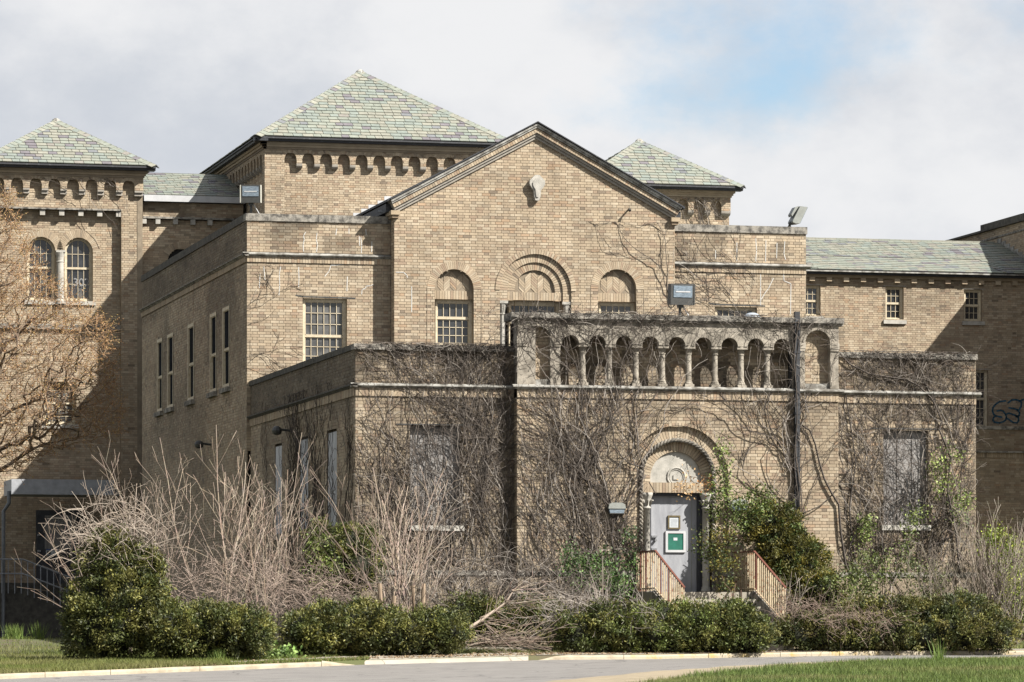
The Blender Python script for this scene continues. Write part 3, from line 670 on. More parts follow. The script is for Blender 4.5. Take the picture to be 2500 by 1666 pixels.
m = MB(); m.box(WF, .3, xR-.02, -12.58, -.3, GZ, zcop-.3); m.box(WF, xa+.1, uA0-.02, -.75, -.02, GZ+4, zsl0-.05); m.box(WF, uA1+.02, xb-.1, -.75, -.02, GZ+4, zsl0-.05); m.box(WF, xa+.1, xb-.1, -.75, -.3, GZ+4, zsl0-.05); b.part(m, 'roof', 'roofing')
m = MB(); m.box(WF, xR-.02, xR, -12.58, 0, GZ, zcop-.12); b.part(m, 'flank_wall', 'mortar')
ud = XC(1943.5); m = MB(); m.box(fC, ud-.055, ud+.055, .012, .11, 1.4, zsl1+.12)
for zz in (2.6, 4.1, 5.3, 6.6): m.box(fC, ud-.07, ud+.07, -.01, .118, zz, zz+.05)
b.part(m, 'downspout', 'gutter')
b.finish()

# ================================================================== the gabled block (two storeys, behind)
YM, YG = 12.6, 12.2
fM, fG, fMS = front(YM), front(YG), side(-.09)
def XM(px): return ptY(px, 0, YM)[0]
def ZM(px, py): return ptY(px, py, YM)[1]
def XG(px): return ptY(px, 0, YG)[0]
def ZG(px, py): return ptY(px, py, YG)[1]
GB = Building('gabled_block', 'two storey tan brick block with central gable, blind arches and white patched cracks', 'building', (6.87, YM, 3))
b = GB; zmc, zms, zmo = 10.66, 9.74, 9.50; xm0, xm1, xg0, xg1 = -.09, 13.82, 3.40, 10.36; ZB = 5.0
wM1 = (XM(739), XM(847), ZM(790, 900), ZM(790, 729)); wM2 = (XM(1746), XM(1848), ZM(1790, 885), ZM(1790, 748))
for x0, x1, q, sg in ((xm0, xg0, wM1, 0), (xg1, xm1, wM2, 1)):
    b.face(fM, [(x0, ZB), (x1, ZB), (x1, zmo), (x0, zmo)], [('rect', *q)], stain=dirty(8.5, 9.6, .7, 1.0, .5, 12))
    b.face(fM, [(x0, zms), (x1, zms), (x1, zmc-.175), (x0, zmc-.175)], stain=dirty(zms-.3, zms+.5, .42, 1.3, .42, 13))
    string_course(b, fM, x0, x1, zms, zmo, ends=(.1 if not sg else 0, .1 if sg else 0))
    coping(b, fM, x0, x1, zmc-.175, zmc, back=.4, step=1.6, ends=(.03 if not sg else 0, .03 if sg else 0))
    sash_window(b, fM, *q, cols=6, rows=(3, 3), split=.46, depth=.10, fw=.075, glass='curtain' if not sg else 'glass', glass2='glass')
    line_strip(b, fM, [(q[0]-.16, q[3]+.06), (q[0], q[3]+.035), (q[1], q[3]+.025), (q[1]+.2, q[3]+.02)], .03, 'lamp', 'rusted_lintel', d=.006)
# left flank
winz = (ptX(552, 947, -.09)[1], ptX(552, 750, -.09)[1]); fw_ = []
for pl, pr in ((384, 397), (409, 423.5), (459, 474), (513, 529), (544, 561)):
    fw_.append((-ptX(pl, 0, -.09)[0], -ptX(pr, 0, -.09)[0], winz[0], winz[1]))
yb = ptX(347, 0, -.09)[0]
b.face(fMS, [(-yb, 3), (-YM, 3), (-YM, zmo), (-yb, zmo)], [('rect', *q) for q in fw_], stain=dirty(2, 9, .6, .35, .45, 15))
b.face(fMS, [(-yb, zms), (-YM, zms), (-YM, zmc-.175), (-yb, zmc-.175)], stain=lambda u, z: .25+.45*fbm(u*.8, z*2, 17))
b.face(fMS, [(-yb, GZ), (-YM, GZ), (-YM, 3), (-yb, 3)])
string_course(b, fMS, -yb, -YM, zms, zmo, fl='oldstone', ends=(0, .1))
coping(b, fMS, -yb, -YM-.4, zmc-.175, zmc, mat='blackstone', step=2.4, back=.4)
for i, q in enumerate(fw_): sash_window(b, fMS, *q, cols=1, rows=(1, 1), split=.47, depth=-.012, fw=.085, sillmat='oldstone', sd=.09, glass='flankglass')
# gable
gx = (xg0+xg1)/2; zge, zga = 10.80, 12.62
ARC = [(XG(1109), .475, .665, ZG(1109, 706)), (gx, 0, 0, ZG(1310, 710)), (XG(1507), .475, .665, ZG(1507, 706))]
wG = (ARC[0][0]-.46, ARC[0][0]+.46, ZG(1109, 845), ZG(1109, 732)); wG3 = (ARC[2][0]-.46, ARC[2][0]+.46, ZG(1507, 860), ZG(1507, 738)); wGc = (gx-.66, gx+.66, ZG(1310, 900), ZG(1310, 735))
holes = [('arch', ARC[0][0], .475, wG[2], ARC[0][3]), ('arch', ARC[2][0], .475, wG3[2], ARC[2][3]), ('arch', gx, .88, wGc[2], ARC[1][3])]
b.face(fG, [(xg0, ZB), (xg1, ZB), (xg1, zge), (gx, zga), (xg0, zge)], holes, single=(gx-.9, gx+.9, 9.75, 11.7))
for xx in (xg0,): b.face(side(xx), [(-YM, ZB), (-YG, ZB), (-YG, zge), (-YM, zge)])
def herring(fr, uc_, zc, r, z0, d):                # herringbone filling of a blind arch
    m = MB(); w_ = .155; n = int(2*r/w_)+2; ol = arc(uc_, zc, r, 20)
    for i in range(-n//2-1, n//2+2):
        u = uc_+i*w_; sg = 1 if i % 2 else -1; z = z0-.3
        while z < zc+r+.2:
            q = [(u-w_/2+.004, z), (u+w_/2-.004, z+sg*w_*.95), (u+w_/2-.004, z+sg*w_*.95+.058), (u-w_/2+.004, z+.058)]
            ok = all(((a-uc_)**2+(max(c, zc)-zc)**2 < (r+.03)**2) and c > z0-.05 for a, c in q)
            if ok: m.prism(fr, q if sg else q, d-.03, d+R.uniform(-.002, .004), bt1())
            z += .0665
    return m
for (uc_, r, ro, zc), zlo in ((ARC[0], wG[3]), (ARC[2], wG3[3])):
    b.ring(fG, uc_, zc, r, ro, 40, -.03, .008)
    bk = MB(); bk.box(fG, uc_-r, uc_+r, -.2, -.128, zlo, zc+r); b.part(bk, 'arch_back', 'mortar')
    zz = ZG(1109, 708); herring(fG, uc_, zc, r, zlo+.22, -.12).build('herringbone_panel', M['brick'], b.o, 'stuff')
    b.soldier(fG, uc_-r, uc_+r, zlo+.015, zlo+.225, d=-.115, back=-.05)
    m = MB(); m.strip(fG, [(uc_-r, zlo)]+arc(uc_, zc, r, 20)+[(uc_+r, zlo)], -.14, -.004, (.40, .315, .215)); b.part(m, 'reveal', 'brick')
    for sgn in (-1, 1):
        m = MB(); m.box(fG, uc_+sgn*ro-.006, uc_+sgn*ro+.006, -.01, .008, ZB+1.5, zc); b.part(m, 'arch_label', 'mortar')
sash_window(b, fG, *wG, cols=5, rows=(1, 3), split=.62, depth=.12, fw=.07)
sash_window(b, fG, *wG3, cols=5, rows=(3, 3), split=.5, depth=.12, fw=.07, glass='curtain')
uc_, zc = gx, ARC[1][3]; zlo = wGc[3]
b.ring(fG, uc_, zc, .88, 1.0, 44, -.03, .02); b.ring(fG, uc_, zc, .685, .88, 40, -.2, -.045); b.ring(fG, uc_, zc, .50, .685, 32, -.25, -.09)
for r_, d0, d1 in ((.88, -.045, -.004), (.685, -.09, -.049), (.5, -.16, -.094)):
    m = MB(); m.strip(fG, [(uc_-r_, zlo-.5)]+arc(uc_, zc, r_, 22)+[(uc_+r_, zlo-.5)], d0, d1, (.40, .315, .215)); b.part(m, 'reveal', 'brick')
for sgn in (-1, 1):
    for r0_, r1_, d in ((.685, .88, -.045), (.50, .685, -.09)):
        a, c = sorted((uc_+sgn*r0_, uc_+sgn*r1_)); b.face(fG, [(a, zlo-.02), (c, zlo-.02), (c, zc), (a, zc)], d=d)
    a, c = sorted((uc_+sgn*.70, uc_+sgn*.88)); m = MB(); cx, cy, _ = fG.p((a+c)/2, -.15, 0)
    m.lathe((cx, cy, 0), [(.08, ZB), (.08, zlo-.33), (.095, zlo-.32), (.08, zlo-.3), (.12, zlo-.08), (.13, zlo-.07), (.13, zlo-.01)], 10); m.box(fG, a-.03, c+.03, -.28, -.02, zlo-.07, zlo-.005); b.part(m, 'window_column', 'stone')
bk = MB(); bk.box(fG, uc_-.9, uc_+.9, -.35, -.152, zlo, zc+.9); b.part(bk, 'arch_back', 'mortar')
herring(fG, uc_, zc, .50, zlo+.21, -.142).build('herringbone_panel', M['brick'], b.o, 'stuff')
b.soldier(fG, uc_-.685, uc_+.685, zlo+.015, zlo+.21, d=-.085, back=-.08)
sash_window(b, fG, *wGc, cols=5, rows=(2, 3), split=.55, depth=.2, fw=.09)
# raking cornice: sloping layers built along each rake
def rake(sgn):
    ex = gx+sgn*(xg1-gx+.10); A_ = np.array([gx, zga+.27]); B_ = np.array([ex, zge-.02+.18]); H = B_-A_; Ln = np.linalg.norm(H); H /= Ln; Nn = np.array([-H[1], H[0]]);  Nn = Nn if Nn[1] > 0 else -Nn
    def lay(h0, h1, d1, mb, t=None, s0=0.0, s1=None):
        s1 = Ln if s1 is None else s1
        k0 = -Nn[0]/H[0]*1.0                        # shear so that the two rakes meet on a vertical joint
        def P(s, h): 
            q = A_+H*s+Nn*h; return (q[0], q[1])
        a0, a1 = P(s0, h0), P(s0, h1)
        if s0 == 0.0: a0 = (gx, A_[1]+h0/abs(H[0])); a1 = (gx, A_[1]+h1/abs(H[0]))
        mb.prism(fG, ([a0, P(s1, h0), P(s1, h1), a1] if sgn > 0 else [P(s1, h0), a0, a1, P(s1, h1)]), -.25, d1, t)
    g = MB(); lay(-.005, .055, .20, g); lay(-.05, -.005, .17, g); b.part(g, 'rake_flashing', 'flash')
    k = MB(); lay(.055, .078, .235, k); b.part(k, 'roof_edge', 'gutter')
    m1 = MB(); n = int(Ln/.0677)
    for i in range(n): lay(-.155, -.06, .135+R.uniform(-.003, .003), m1, bt1(), max(1e-6, i*Ln/n+.004), (i+1)*Ln/n-.004)
    m1.build('rake_bricks', M['brick'], b.o, 'stuff')
    m2 = MB(); lay(-.155, -.06, .125, m2); lay(-.215, -.16, .09, m2); lay(-.275, -.22, .05, m2); b.part(m2, 'rake_moulding', 'terracotta')
    rt = MB(); rt.box(fG, *sorted((ex, ex-sgn*.22)), -.5, .13, B_[1]-.30, B_[1]-.20, (.5, .39, .26)); rt.box(fG, *sorted((ex-sgn*.04, ex-sgn*.2)), -.5, .09, B_[1]-.37, B_[1]-.302, (.4, .3, .2)); b.part(rt, 'eave_return', 'brick')
    return ex, B_[1]
(exL, zeL), (exR, zeR) = rake(-1), rake(1)
rf = MB(); ex = (exR-exL)/2+.1; zr = zga+.27+.085; ze_ = zeL+.055
for sg in (-1, 1):
    P = [(gx, YG-.2, zr), (gx+sg*ex, YG-.2, ze_), (gx+sg*ex, 34.8, ze_), (gx, 34.8, zr)]; lo = [(x, y, z-.05) for x, y, z in P]
    rf.add(P+lo, [(0, 1, 2, 3), (4, 7, 6, 5), (0, 4, 5, 1), (1, 5, 6, 2)])
    rf.box(WF, *sorted((gx+sg*(ex-.02), gx+sg*(ex-.45))), -34.8, -YG-.1, ze_-.28, ze_-.08)
b.part(rf, 'gable_roof', 'gutter')
# stone ornament, nail
m = MB(); sx, sz = XG(1309), ZG(1309, 460); prof = [(0, .31), (.06, .30), (.11, .25), (.19, .17), (.19, .08), (.15, .01), (.09, -.06), (.075, -.2), (.05, -.30), (.0, -.31)]
m.prism(fG, [(sx+u, sz+z) for u, z in prof]+[(sx-u, sz+z) for u, z in reversed(prof[1:-1])][::1], -.02, .13); m.prism(fG, [(sx+u*.6, sz+z*.75) for u, z in prof]+[(sx-u*.6, sz+z*.75) for u, z in reversed(prof[1:-1])], .12, .155); b.part(m, 'stone_ornament', 'stone')
m = MB(); x, z = XG(1533), ZG(1533, 514); m.tube([fG.p(x, -.02, z), fG.p(x-.01, .16, z+.01)], .022, 6); m.tube([fG.p(x-.01, .15, z+.01), fG.p(x-.005, .2, z-.03)], .035, 6); b.part(m, 'iron_pin', 'lamp')
# downspout
m = MB(); x = XM(959); m.tube([(x-.02, YM-.09, ZM(960, 523)), (x, YM-.1, ZM(960, 530)), (x, YM-.1, ZB)], .038, 8); m.tube([(x-.30, YM+.2, ZM(960, 515)), (x-.02, YM-.09, ZM(960, 523))], .03, 8)
for zz in (10.3, 9.2, 8.2, 7.2): m.box(fM, x-.05, x+.05, 0, .145, zz, zz+.04)
b.part(m, 'downspout', 'pipe')
# white sealed cracks
Zc = lambda s: [(XM(p), ZM(p, q)) for p, q in s]
CR = [[(741, 614), (740, 597), (743, 585), (741, 576), (746, 567)], [(773, 615), (775, 597), (772, 585), (774, 570)], [(820, 574), (822, 559)], [(852, 571), (852, 559)], [(894, 574), (893, 560)], [(878, 600), (877, 578)], [(882, 618), (883, 600), (881, 580)], [(907, 615), (908, 590)],
      [(633, 703), (635, 669)], [(647, 684), (644, 651)], [(681, 721), (683, 697), (682, 670), (685, 652)], [(729, 701), (730, 680), (729, 653)], [(793, 675), (803, 663), (808, 648), (822, 648), (838, 645)], [(847, 711), (848, 676)], [(883, 719), (884, 707), (892, 705), (894, 699), (904, 698), (911, 695)],
      [(1747, 632), (1747, 612)], [(1799, 637), (1799, 593)], [(1845, 638), (1847, 612), (1845, 583)], [(1869, 639), (1870, 588)], [(1896, 630), (1897, 594)], [(1918, 634), (1914, 620), (1916, 590)], [(1857, 745), (1857, 700), (1857, 665)], [(1859, 731), (1866, 718), (1876, 705), (1888, 680)], [(1930, 767), (1931, 693), (1914, 686), (1913, 668)]]
for c in CR: line_strip(b, fM, Zc(c), .017, 'sealant', 'crack_sealant', d=.005)
for c in ([(967, 665), (985, 665), (993, 672), (995, 678)], [(1005, 762), (1005, 700)]): line_strip(b, fG, [(XG(p), ZG(p, q)) for p, q in c], .017, 'sealant', 'crack_sealant', d=.005)
m = MB(); m.box(WF, xm0+.3, xm1-.3, -yb+.1, -YM-.4, 3, zmc-.35); m.box(WF, xm0+.12, xm1-.02, -yb+.1, -YM-.36, GZ, 5.2); m.box(WF, xg0+.3, xg1-.3, -34.7, -YG-.45, 4, zge-.3); b.part(m, 'roof', 'roofing')
m = MB(); m.box(WF, xm1-.05, xm1, -yb, -YM, GZ, zmc-.175); b.part(m, 'flank_wall', 'mortar')
# added unseen block behind, put in to shade the left tower's foot
fE = side(1.3); b.face(fE, [(-37.6, 0), (-yb, 0), (-yb, 9.7), (-37.6, 9.7)])
m = MB(); m.box(WF, 1.31, 4.2, -37.6, -yb, 0, 9.7); b.part(m, 'added_shade_block', 'mortar')
m = MB(); m.box(WF, 1.25, 4.2, -37.6, -yb, 9.7, 9.85); b.part(m, 'shade_block_top', 'blackstone')
b.finish()
# ================================================================== towers, link and wings behind
def hip_roof(b, XL, XR_, Y0, Ld, Ze, Za, single=True, expo=.2, sides='FLR'):
    h = (XR_-XL)/2; xc = (XL+XR_)/2; rise = Za-Ze; sl_ = math.hypot(h, rise); ro = Roof(b)
    yr0, yr1 = Y0+h, max(Y0+h+.01, Y0+Ld-h)
    Nf = ro.slab((XL, Y0, Ze), (1, 0, 0), (0, h, rise), [(0, 0), (2*h, 0), (h, sl_)], expo, single)
    Nl = ro.slab((XL, Y0+Ld, Ze), (0, -1, 0), (h, 0, rise), [(0, 0), (Ld, 0), (Ld-h, sl_), (Ld-(yr1-Y0), sl_)], expo)
    Nr = ro.slab((XR_, Y0, Ze), (0, 1, 0), (-h, 0, rise), [(0, 0), (Ld, 0), (yr1-Y0, sl_), (h, sl_)], expo)
    ro.deck.poly([(XR_, Y0+Ld, Ze), (XL, Y0+Ld, Ze), (xc, yr1, Za), (xc, yr1+.001, Za)][:3])
    ap = (xc, yr0, Za)
    ro.hip((XL, Y0, Ze), ap, (1, 0, 0), Nf); ro.hip((XL, Y0, Ze), ap, (0, 1, 0), Nl)
    ro.hip((XR_, Y0, Ze), ap, (-1, 0, 0), Nf); ro.hip((XR_, Y0, Ze), ap, (0, 1, 0), Nr)
    o = ro.finish(); m = MB(); m.lathe((xc, yr0, Za-.06), [(.16, 0), (.12, .08), (.05, .13)], 8); m.build('apex_cap', M['flash'], o)
    m = MB(); m.poly([(XL, Y0, Ze-.03), (XL, Y0+Ld, Ze-.03), (XR_, Y0+Ld, Ze-.03), (XR_, Y0, Ze-.03)]); m.build('soffit', M['underroof'], o)

# ---- main tower
YT = 34.8; fT = front(YT)
def XT(px): return ptY(px, 0, YT)[0]
def ZT(px, py): return ptY(px, py, YT)[1]
TB = Building('hipped_tower', 'tall square tan brick tower with green slate pyramid roof, highest in the complex', 'building', (7.9, YT, 5))
b = TB; xl, xr = XT(646), XT(1226); zE = 15.27
zsA, zcA, ztA = ZT(710, 387), ZT(710, 399), ZT(650, 352)
sp_ = XT(1397-150*0)*0+(ptY(600+1527/3.357, 0, YT)[0]-ptY(600+367/3.357, 0, YT)[0])/8
cs = [ptY(600+367/3.357, 0, YT)[0]+i*sp_ for i in range(12)]
cs = [c for c in cs if c < xr-.45]
corbel_table(b, fT, xl, xr, cs, .178, zsA, zcA, zE-.33, 6, pil=(cs[0]-.178, cs[-1]+.178), single=(XT(700), XT(880), 11.6, 13.6))
fTS = side(xl); css = [-(YT+.62+i*sp_) for i in range(22)]; css = css[::-1]
corbel_table(b, fTS, -YT-12.6, -YT, css, .178, zsA, zcA, zE-.33, 6, pil=(None, css[-1]+.178))
cornice(b, fT, xl, xr, zE, .33); cornice(b, fTS, -YT-12.6, -YT, zE-.002, .325)
hip_roof(b, xl-.33, xr+.33, YT-.33, 13, zE, 17.80)
for i, (a, c, t, q) in enumerate(((945, 1005, 1215, 1262), (1005, 1080, 1180, 1235), (1080, 1135, 1145, 1205), (1135, 1192, 1107, 1190), (880, 945, 1250, 1290))):
    m = MB(); m.box(fT, XT(600+a/3.357), XT(600+c/3.357), -.01, .02, ZT(950, 150+(q+25)/3.357), ZT(950, 150+t/3.357)); b.part(m, 'step_flashing', 'whitemetal')
m = MB(); m.box(WF, xl+.2, xr-.02, -YT-12.5, -YT-.2, 3, zE-.05); b.part(m, 'core', 'dark')
b.finish()

# ---- left tower
YL = 38.4; fL = front(YL)
def XL_(px): return ptY(px, 0, YL)[0]
def ZL(px, py): return ptY(px, py, YL)[1]
LB = Building('corner_tower', 'left brick tower with green slate hip roof and twin arched windows behind budding tree', 'building', (-1.2, YL, 0))
b = LB; xr = XL_(350); xl = xr-2*2.33; zE = 14.72
zsA, zcA = ZL(200, 452), ZL(200, 463)
sp_ = (XL_(1055/3.357)-XL_(140/3.357))/6; c0 = XL_(1055/3.357); cs = sorted(c0-i*sp_ for i in range(9)); cs = [c for c in cs if c > xl+.2]
twr = [(XL_(162), XL_(231)), (XL_(70), XL_(139))]; zsp_ = ZL(196, 612); zbt = ZL(196, 733)
lowh = [('arch', (a+c)/2, (c-a)/2, zbt, zsp_) for a, c in twr]; wlow = (XL_(110), XL_(190), ZL(150, 1035), ZL(150, 930))
pr0 = XL_(298); zband = ZL(200, 512)
b.face(fL, [(xl, zcA), (xr, zcA), (xr, zE-.33), (xl, zE-.33)], [('arch', c, .178, zcA-.01, zsA) for c in cs])
b.face(fL, [(xl, zband), (xr, zband), (xr, zE-.4), (xl, zE-.4)], d=-.165)
b.face(fL, [(pr0, 0), (xr, 0), (xr, zband), (pr0, zband)], d=-.165, single=None)
dR = -.40
b.face(fL, [(xl, 0), (pr0, 0), (pr0, zband), (xl, zband)], lowh+[('rect', *wlow)], d=dR, single=(XL_(236), XL_(297), 9.5, 12.8))
m = MB(); m.strip(fL, [(pr0, 0), (pr0, zband), (xl, zband)], dR, -.175, (.36, .28, .19)); b.part(m, 'reveal', 'brick')
so_ = MB()
for c in cs: so_.strip(fL, [(c-.178, zcA)]+arc(c, zsA, .178, 12)+[(c+.178, zcA)], -.165, -.006, (.40, .315, .215)); b.ring(fL, c, zsA, .174, .265, 13, -.03, .004)
so_.build('arch_soffits', M['brick'], b.o, 'stuff')
ed = [xl]+[q for c in cs for q in (c-.178, c+.178)]+[xr]
for i in range(0, len(ed), 2):
    m = MB(); m.box(fL, ed[i]+.004, ed[i+1]-.004, -.165, .002, zcA-.05, zcA); m.prism(Fr(fL.O[0], fL.O[1], 1, 0), [(ed[i]+.004, zcA-.15), (ed[i+1]-.004, zcA-.15), (ed[i+1]-.004, zcA-.05), (ed[i]+.004, zcA-.05)], -.165, -.05); b.part(m, 'corbel', 'terracotta')
m = MB(); m.box(fL, xl, pr0, -.35, -.13, zband, zband+.05); b.part(m, 'ledge', 'oldstone')
for p in (355, 513, 670, 825, 980):
    x = XL_(p/3.357); m = MB(); m.box(fL, x-.075, x+.075, dR, -.18, zband-.17, zband-.02); b.part(m, 'corbel_block', 'stone')
frr = fL.off(dR)
for a, c in twr:
    sash_window(b, frr, a, c, zbt, zsp_, 4, (2, 2), split=.52, depth=.14, fw=.075, arch=True, glass='glass', glass2='curtain')
    b.ring(frr, (a+c)/2, zsp_, (c-a)/2, (c-a)/2+.235, 34, -.03, .008)
sash_window(b, frr, *wlow, 4, (3, 3), depth=.14, fw=.075, glass='curtain')
cx, cy, _ = frr.p(XL_(151), .0, 0); zt = ZL(150, 609); m = MB()
m.lathe((cx, cy, 0), [(.15, zbt-.1), (.15, zbt), (.11, zbt+.05), (.105, zt-.36), (.125, zt-.34), (.105, zt-.31), (.115, zt-.2), (.15, zt-.06)], 14); m.box(frr, XL_(140), XL_(163), -.1, .13, zt-.06, zt); b.part(m, 'window_column', 'stone', smooth=False)
m = MB(); m.box(fL, xl, pr0, dR-.02, dR+.1, ZL(200, 803), ZL(200, 791)); b.part(m, 'sill_course', 'oldstone')
cornice(b, fL, xl, xr, zE, .33); hip_roof(b, xl-.33, xr+.33, YL-.33, 2*2.66, zE, 16.34)
b.face(side(xl), [(-YL-4.6, 0), (-YL, 0), (-YL, zE-.2), (-YL-4.6, zE-.2)])
m = MB(); m.box(WF, xl+.1, xr-.03, -YL-4.6, -YL-.75, 0, zE-.05); b.part(m, 'core', 'dark')
m = MB(); m.box(WF, xr-.16, xr, -YL-4.6, -YL-.15, 3, zE-.3); b.part(m, 'flank_wall', 'mortar')
tx = bpy.data.curves.new('window_number', 'FONT'); tx.body = '302'; tx.size = .34; tx.extrude = .001; to = bpy.data.objects.new('window_number', tx); coll.objects.link(to)
dg = bpy.context.evaluated_depsgraph_get(); tme = bpy.data.meshes.new_from_object(to.evaluated_get(dg)); bpy.data.objects.remove(to)
to = mk('window_number', tme, M['chalk'], b.o); to.matrix_basis = Matrix.Translation(Vector(frr.p(XL_(184), -.17, ZL(196, 695)))) @ Matrix.Rotation(math.pi/2, 4, 'X')
b.finish()

# ---- link between the towers
YK = 38.75; fK = front(YK)
def XK(px): return ptY(px, 0, YK)[0]
def ZK(px, py): return ptY(px, py, YK)[1]
KB = Building('link_wing', 'low brick link with slate roof and white gutter between left tower and main tower', 'building', (2.8, YK, 0))
b = KB; x0, x1 = XK(349), XT(646)+.05; zg = ZK(450, 480); zl_ = ZK(450, 536)
b.face(fK, [(x0, 0), (x1, 0), (x1, zl_-.02), (x0, zl_-.02)], [('arch', XK(444), .42, 6, ZK(444, 640))], d=-.1, single=(x0, x1, 9.0, 11.5))
b.face(fK, [(x0, zl_+.06), (x1, zl_+.06), (x1, zg-.2), (x0, zg-.2)], stain=dirty(9, 11, .55, 1.2, .4, 61))
m = MB(); m.box(fK, x0, x1, -.12, .08, zl_, zl_+.06); b.part(m, 'ledge', 'oldstone')
for p in (1180, 1293, 1437, 1580, 1720): x = XK(p/3.357); m = MB(); m.box(fK, x-.07, x+.07, -.12, .06, zl_-.16, zl_-.002); b.part(m, 'corbel_block', 'stone')
b.ring(fK.off(-.1), XK(444), ZK(444, 640), .42, .62, 30, -.03, .008); sash_window(b, fK.off(-.1), XK(444)-.42, XK(444)+.42, 8, ZK(444, 640), 4, (2, 2), arch=True)
m = MB(); m.box(fK, x0, x1, -.1, .22, zg-.17, zg-.01); m.box(fK, x0, x1, .2, .235, zg-.19, zg+.0); b.part(m, 'white_gutter', 'whitemetal')
ro = Roof(b); zr_ = ptY(450, 425, YK+3)[1]; ro.slab((x0, YK-.2, zg), (1, 0, 0), (0, 3.2, zr_-zg), [(0, 0), (x1-x0, 0), (x1-x0, math.hypot(3.2, zr_-zg)), (0, math.hypot(3.2, zr_-zg))], .27, True); ro.finish()
m = MB(); m.box(WF, x0, x1, -YK-6, -YK-.8, 0, zg-.1); m.box(WF, x0, x1, -YK-6, -YK-.15, 11, zg-.1); b.part(m, 'core', 'dark'); b.finish()

# ---- right tower
YRt = 41.0; fR = front(YRt)
RB = Building('small_tower', 'right brick tower with green slate hip roof rising behind the gable', 'building', (17.8, YRt, 5))
b = RB; xr = ptY(1784, 0, YRt)[0]; xl = xr-2*2.36; zE = 14.90
def XRt(px): return ptY(px, 0, YRt)[0]
zsA, zcA = ptY(1700, 501, YRt)[1], ptY(1700, 514, YRt)[1]; sp_ = (XRt(1200+1840/3.357)-XRt(1200+1568/3.357))/2; cs = sorted(XRt(1200+1840/3.357)-i*sp_ for i in range(8))
corbel_table(b, fR, xl, xr, cs, .178, zsA, zcA, zE-.33, 6, pil=None, single=(xr-2.6, xr-.1, 11.5, 13.1))
cornice(b, fR, xl, xr, zE, .33); hip_roof(b, xl-.33, xr+.33, YRt-.33, 2*2.69, zE, 16.59)
m = MB(); m.box(WF, xl+.1, xr-.17, -YRt-4.6, -YRt-.2, 3, zE-.05); b.part(m, 'core', 'dark'); b.face(side(xl), [(-YRt-4.6, 5), (-YRt, 5), (-YRt, zE-.14), (-YRt-4.6, zE-.14)]); b.finish()

# ---- right wing
YW = 38.0; fW = front(YW)
def XW(px): return ptY(px, 0, YW)[0]
def ZW(px, py): return ptY(px, py, YW)[1]
WB = Building('long_wing', 'long brick wing with slate roof, small sash windows and bracketed eave on right', 'building', (26, YW, 0))
b = WB; x0, x1 = 14.5, 29.84; zE = 12.04; zr_ = 13.43
ws = [(XW(1958), XW(2003), ZW(1980, 773), ZW(1980, 697)), (XW(2162), XW(2206), ZW(2184, 782), ZW(2184, 700)), (XW(2354), XW(2397), ZW(2376, 785), ZW(2376, 707)), (XW(2370), XW(2412), ZW(2395, 1045), ZW(2395, 903))]
b.face(fW, [(x0, 0), (x1, 0), (x1, zE-.22), (x0, zE-.22)], [('rect', *q) for q in ws], single=(XW(2060), XW(2150), 9.3, 11.3), stain=dirty(0, 9, .75, .5, .5, 71))
for i, q in enumerate(ws):
    sash_window(b, fW, *q, 3, (2, 2) if i < 3 else (3, 3), split=.5, depth=.1, fw=.07, sd=.07)
    m = MB(); m.box(fW, q[0]-.08, q[1]+.1, -.03, .006, q[3]+.003, q[3]+.03); b.part(m, 'lintel', 'terracotta')
m = MB(); m.box(fW, x0, x1, -.05, .10, zE-.22, zE-.13, (.42, .33, .22)); b.part(m, 'cornice', 'brick')
m = MB(); m.box(fW, x0, x1, -.05, .24, zE-.129, zE-.075); m.box(fW, x0, x1, -.05, .30, zE-.074, zE-.012); b.part(m, 'gutter', 'gutter')
m = MB(); m.box(fW, x0, x1, .28, .325, zE-.06, zE-.02); b.part(m, 'gutter_lip', 'flash')
xx = XW(1800+605/3.357); st = XW(1800+745/3.357)-xx
for i in range(16):
    x = xx+i*st
    if x < x1-.2: m = MB(); m.box(fW, x-.085, x+.085, -.02, .13, zE-.345, zE-.222, bt1()); b.part(m, 'bracket', 'brick')
ro = Roof(b); sl_ = math.hypot(4.3, zr_-zE); ro.slab((x0, YW-.3, zE), (1, 0, 0), (0, 4.3, zr_-zE), [(0, 0), (x1-x0, 0), (x1-x0, sl_), (0, sl_)], .26, False)
ro.slab((XW(1975), YW-.3, zE), (1, 0, 0), (0, 4.3, zr_-zE), [(0, 0), (6.4, 0), (6.4, sl_*.45), (0, sl_*.45)], .26, True, lift=.02)
ro.deck.poly([(x0, YW+4, zr_), (x1, YW+4, zr_), (x1, YW+8, zE), (x0, YW+8, zE)])
rc = MB()
for i in range(42): rc.box(WF, 14.5+i*.36, 14.5+(i+1)*.36-.006, -YW-4.12, -YW-3.85, zr_-.03, zr_+.035+R.uniform(-.004, .004), tuple(SPAL[R.choice([0, 1, 3])]))
o = ro.finish(); rc.build('ridge_slates', M['slate'], o, 'stuff')
m = MB(); m.box(WF, x0, x1, -YW-7.8, -YW-.6, 0, zE-.1); b.part(m, 'core', 'dark')
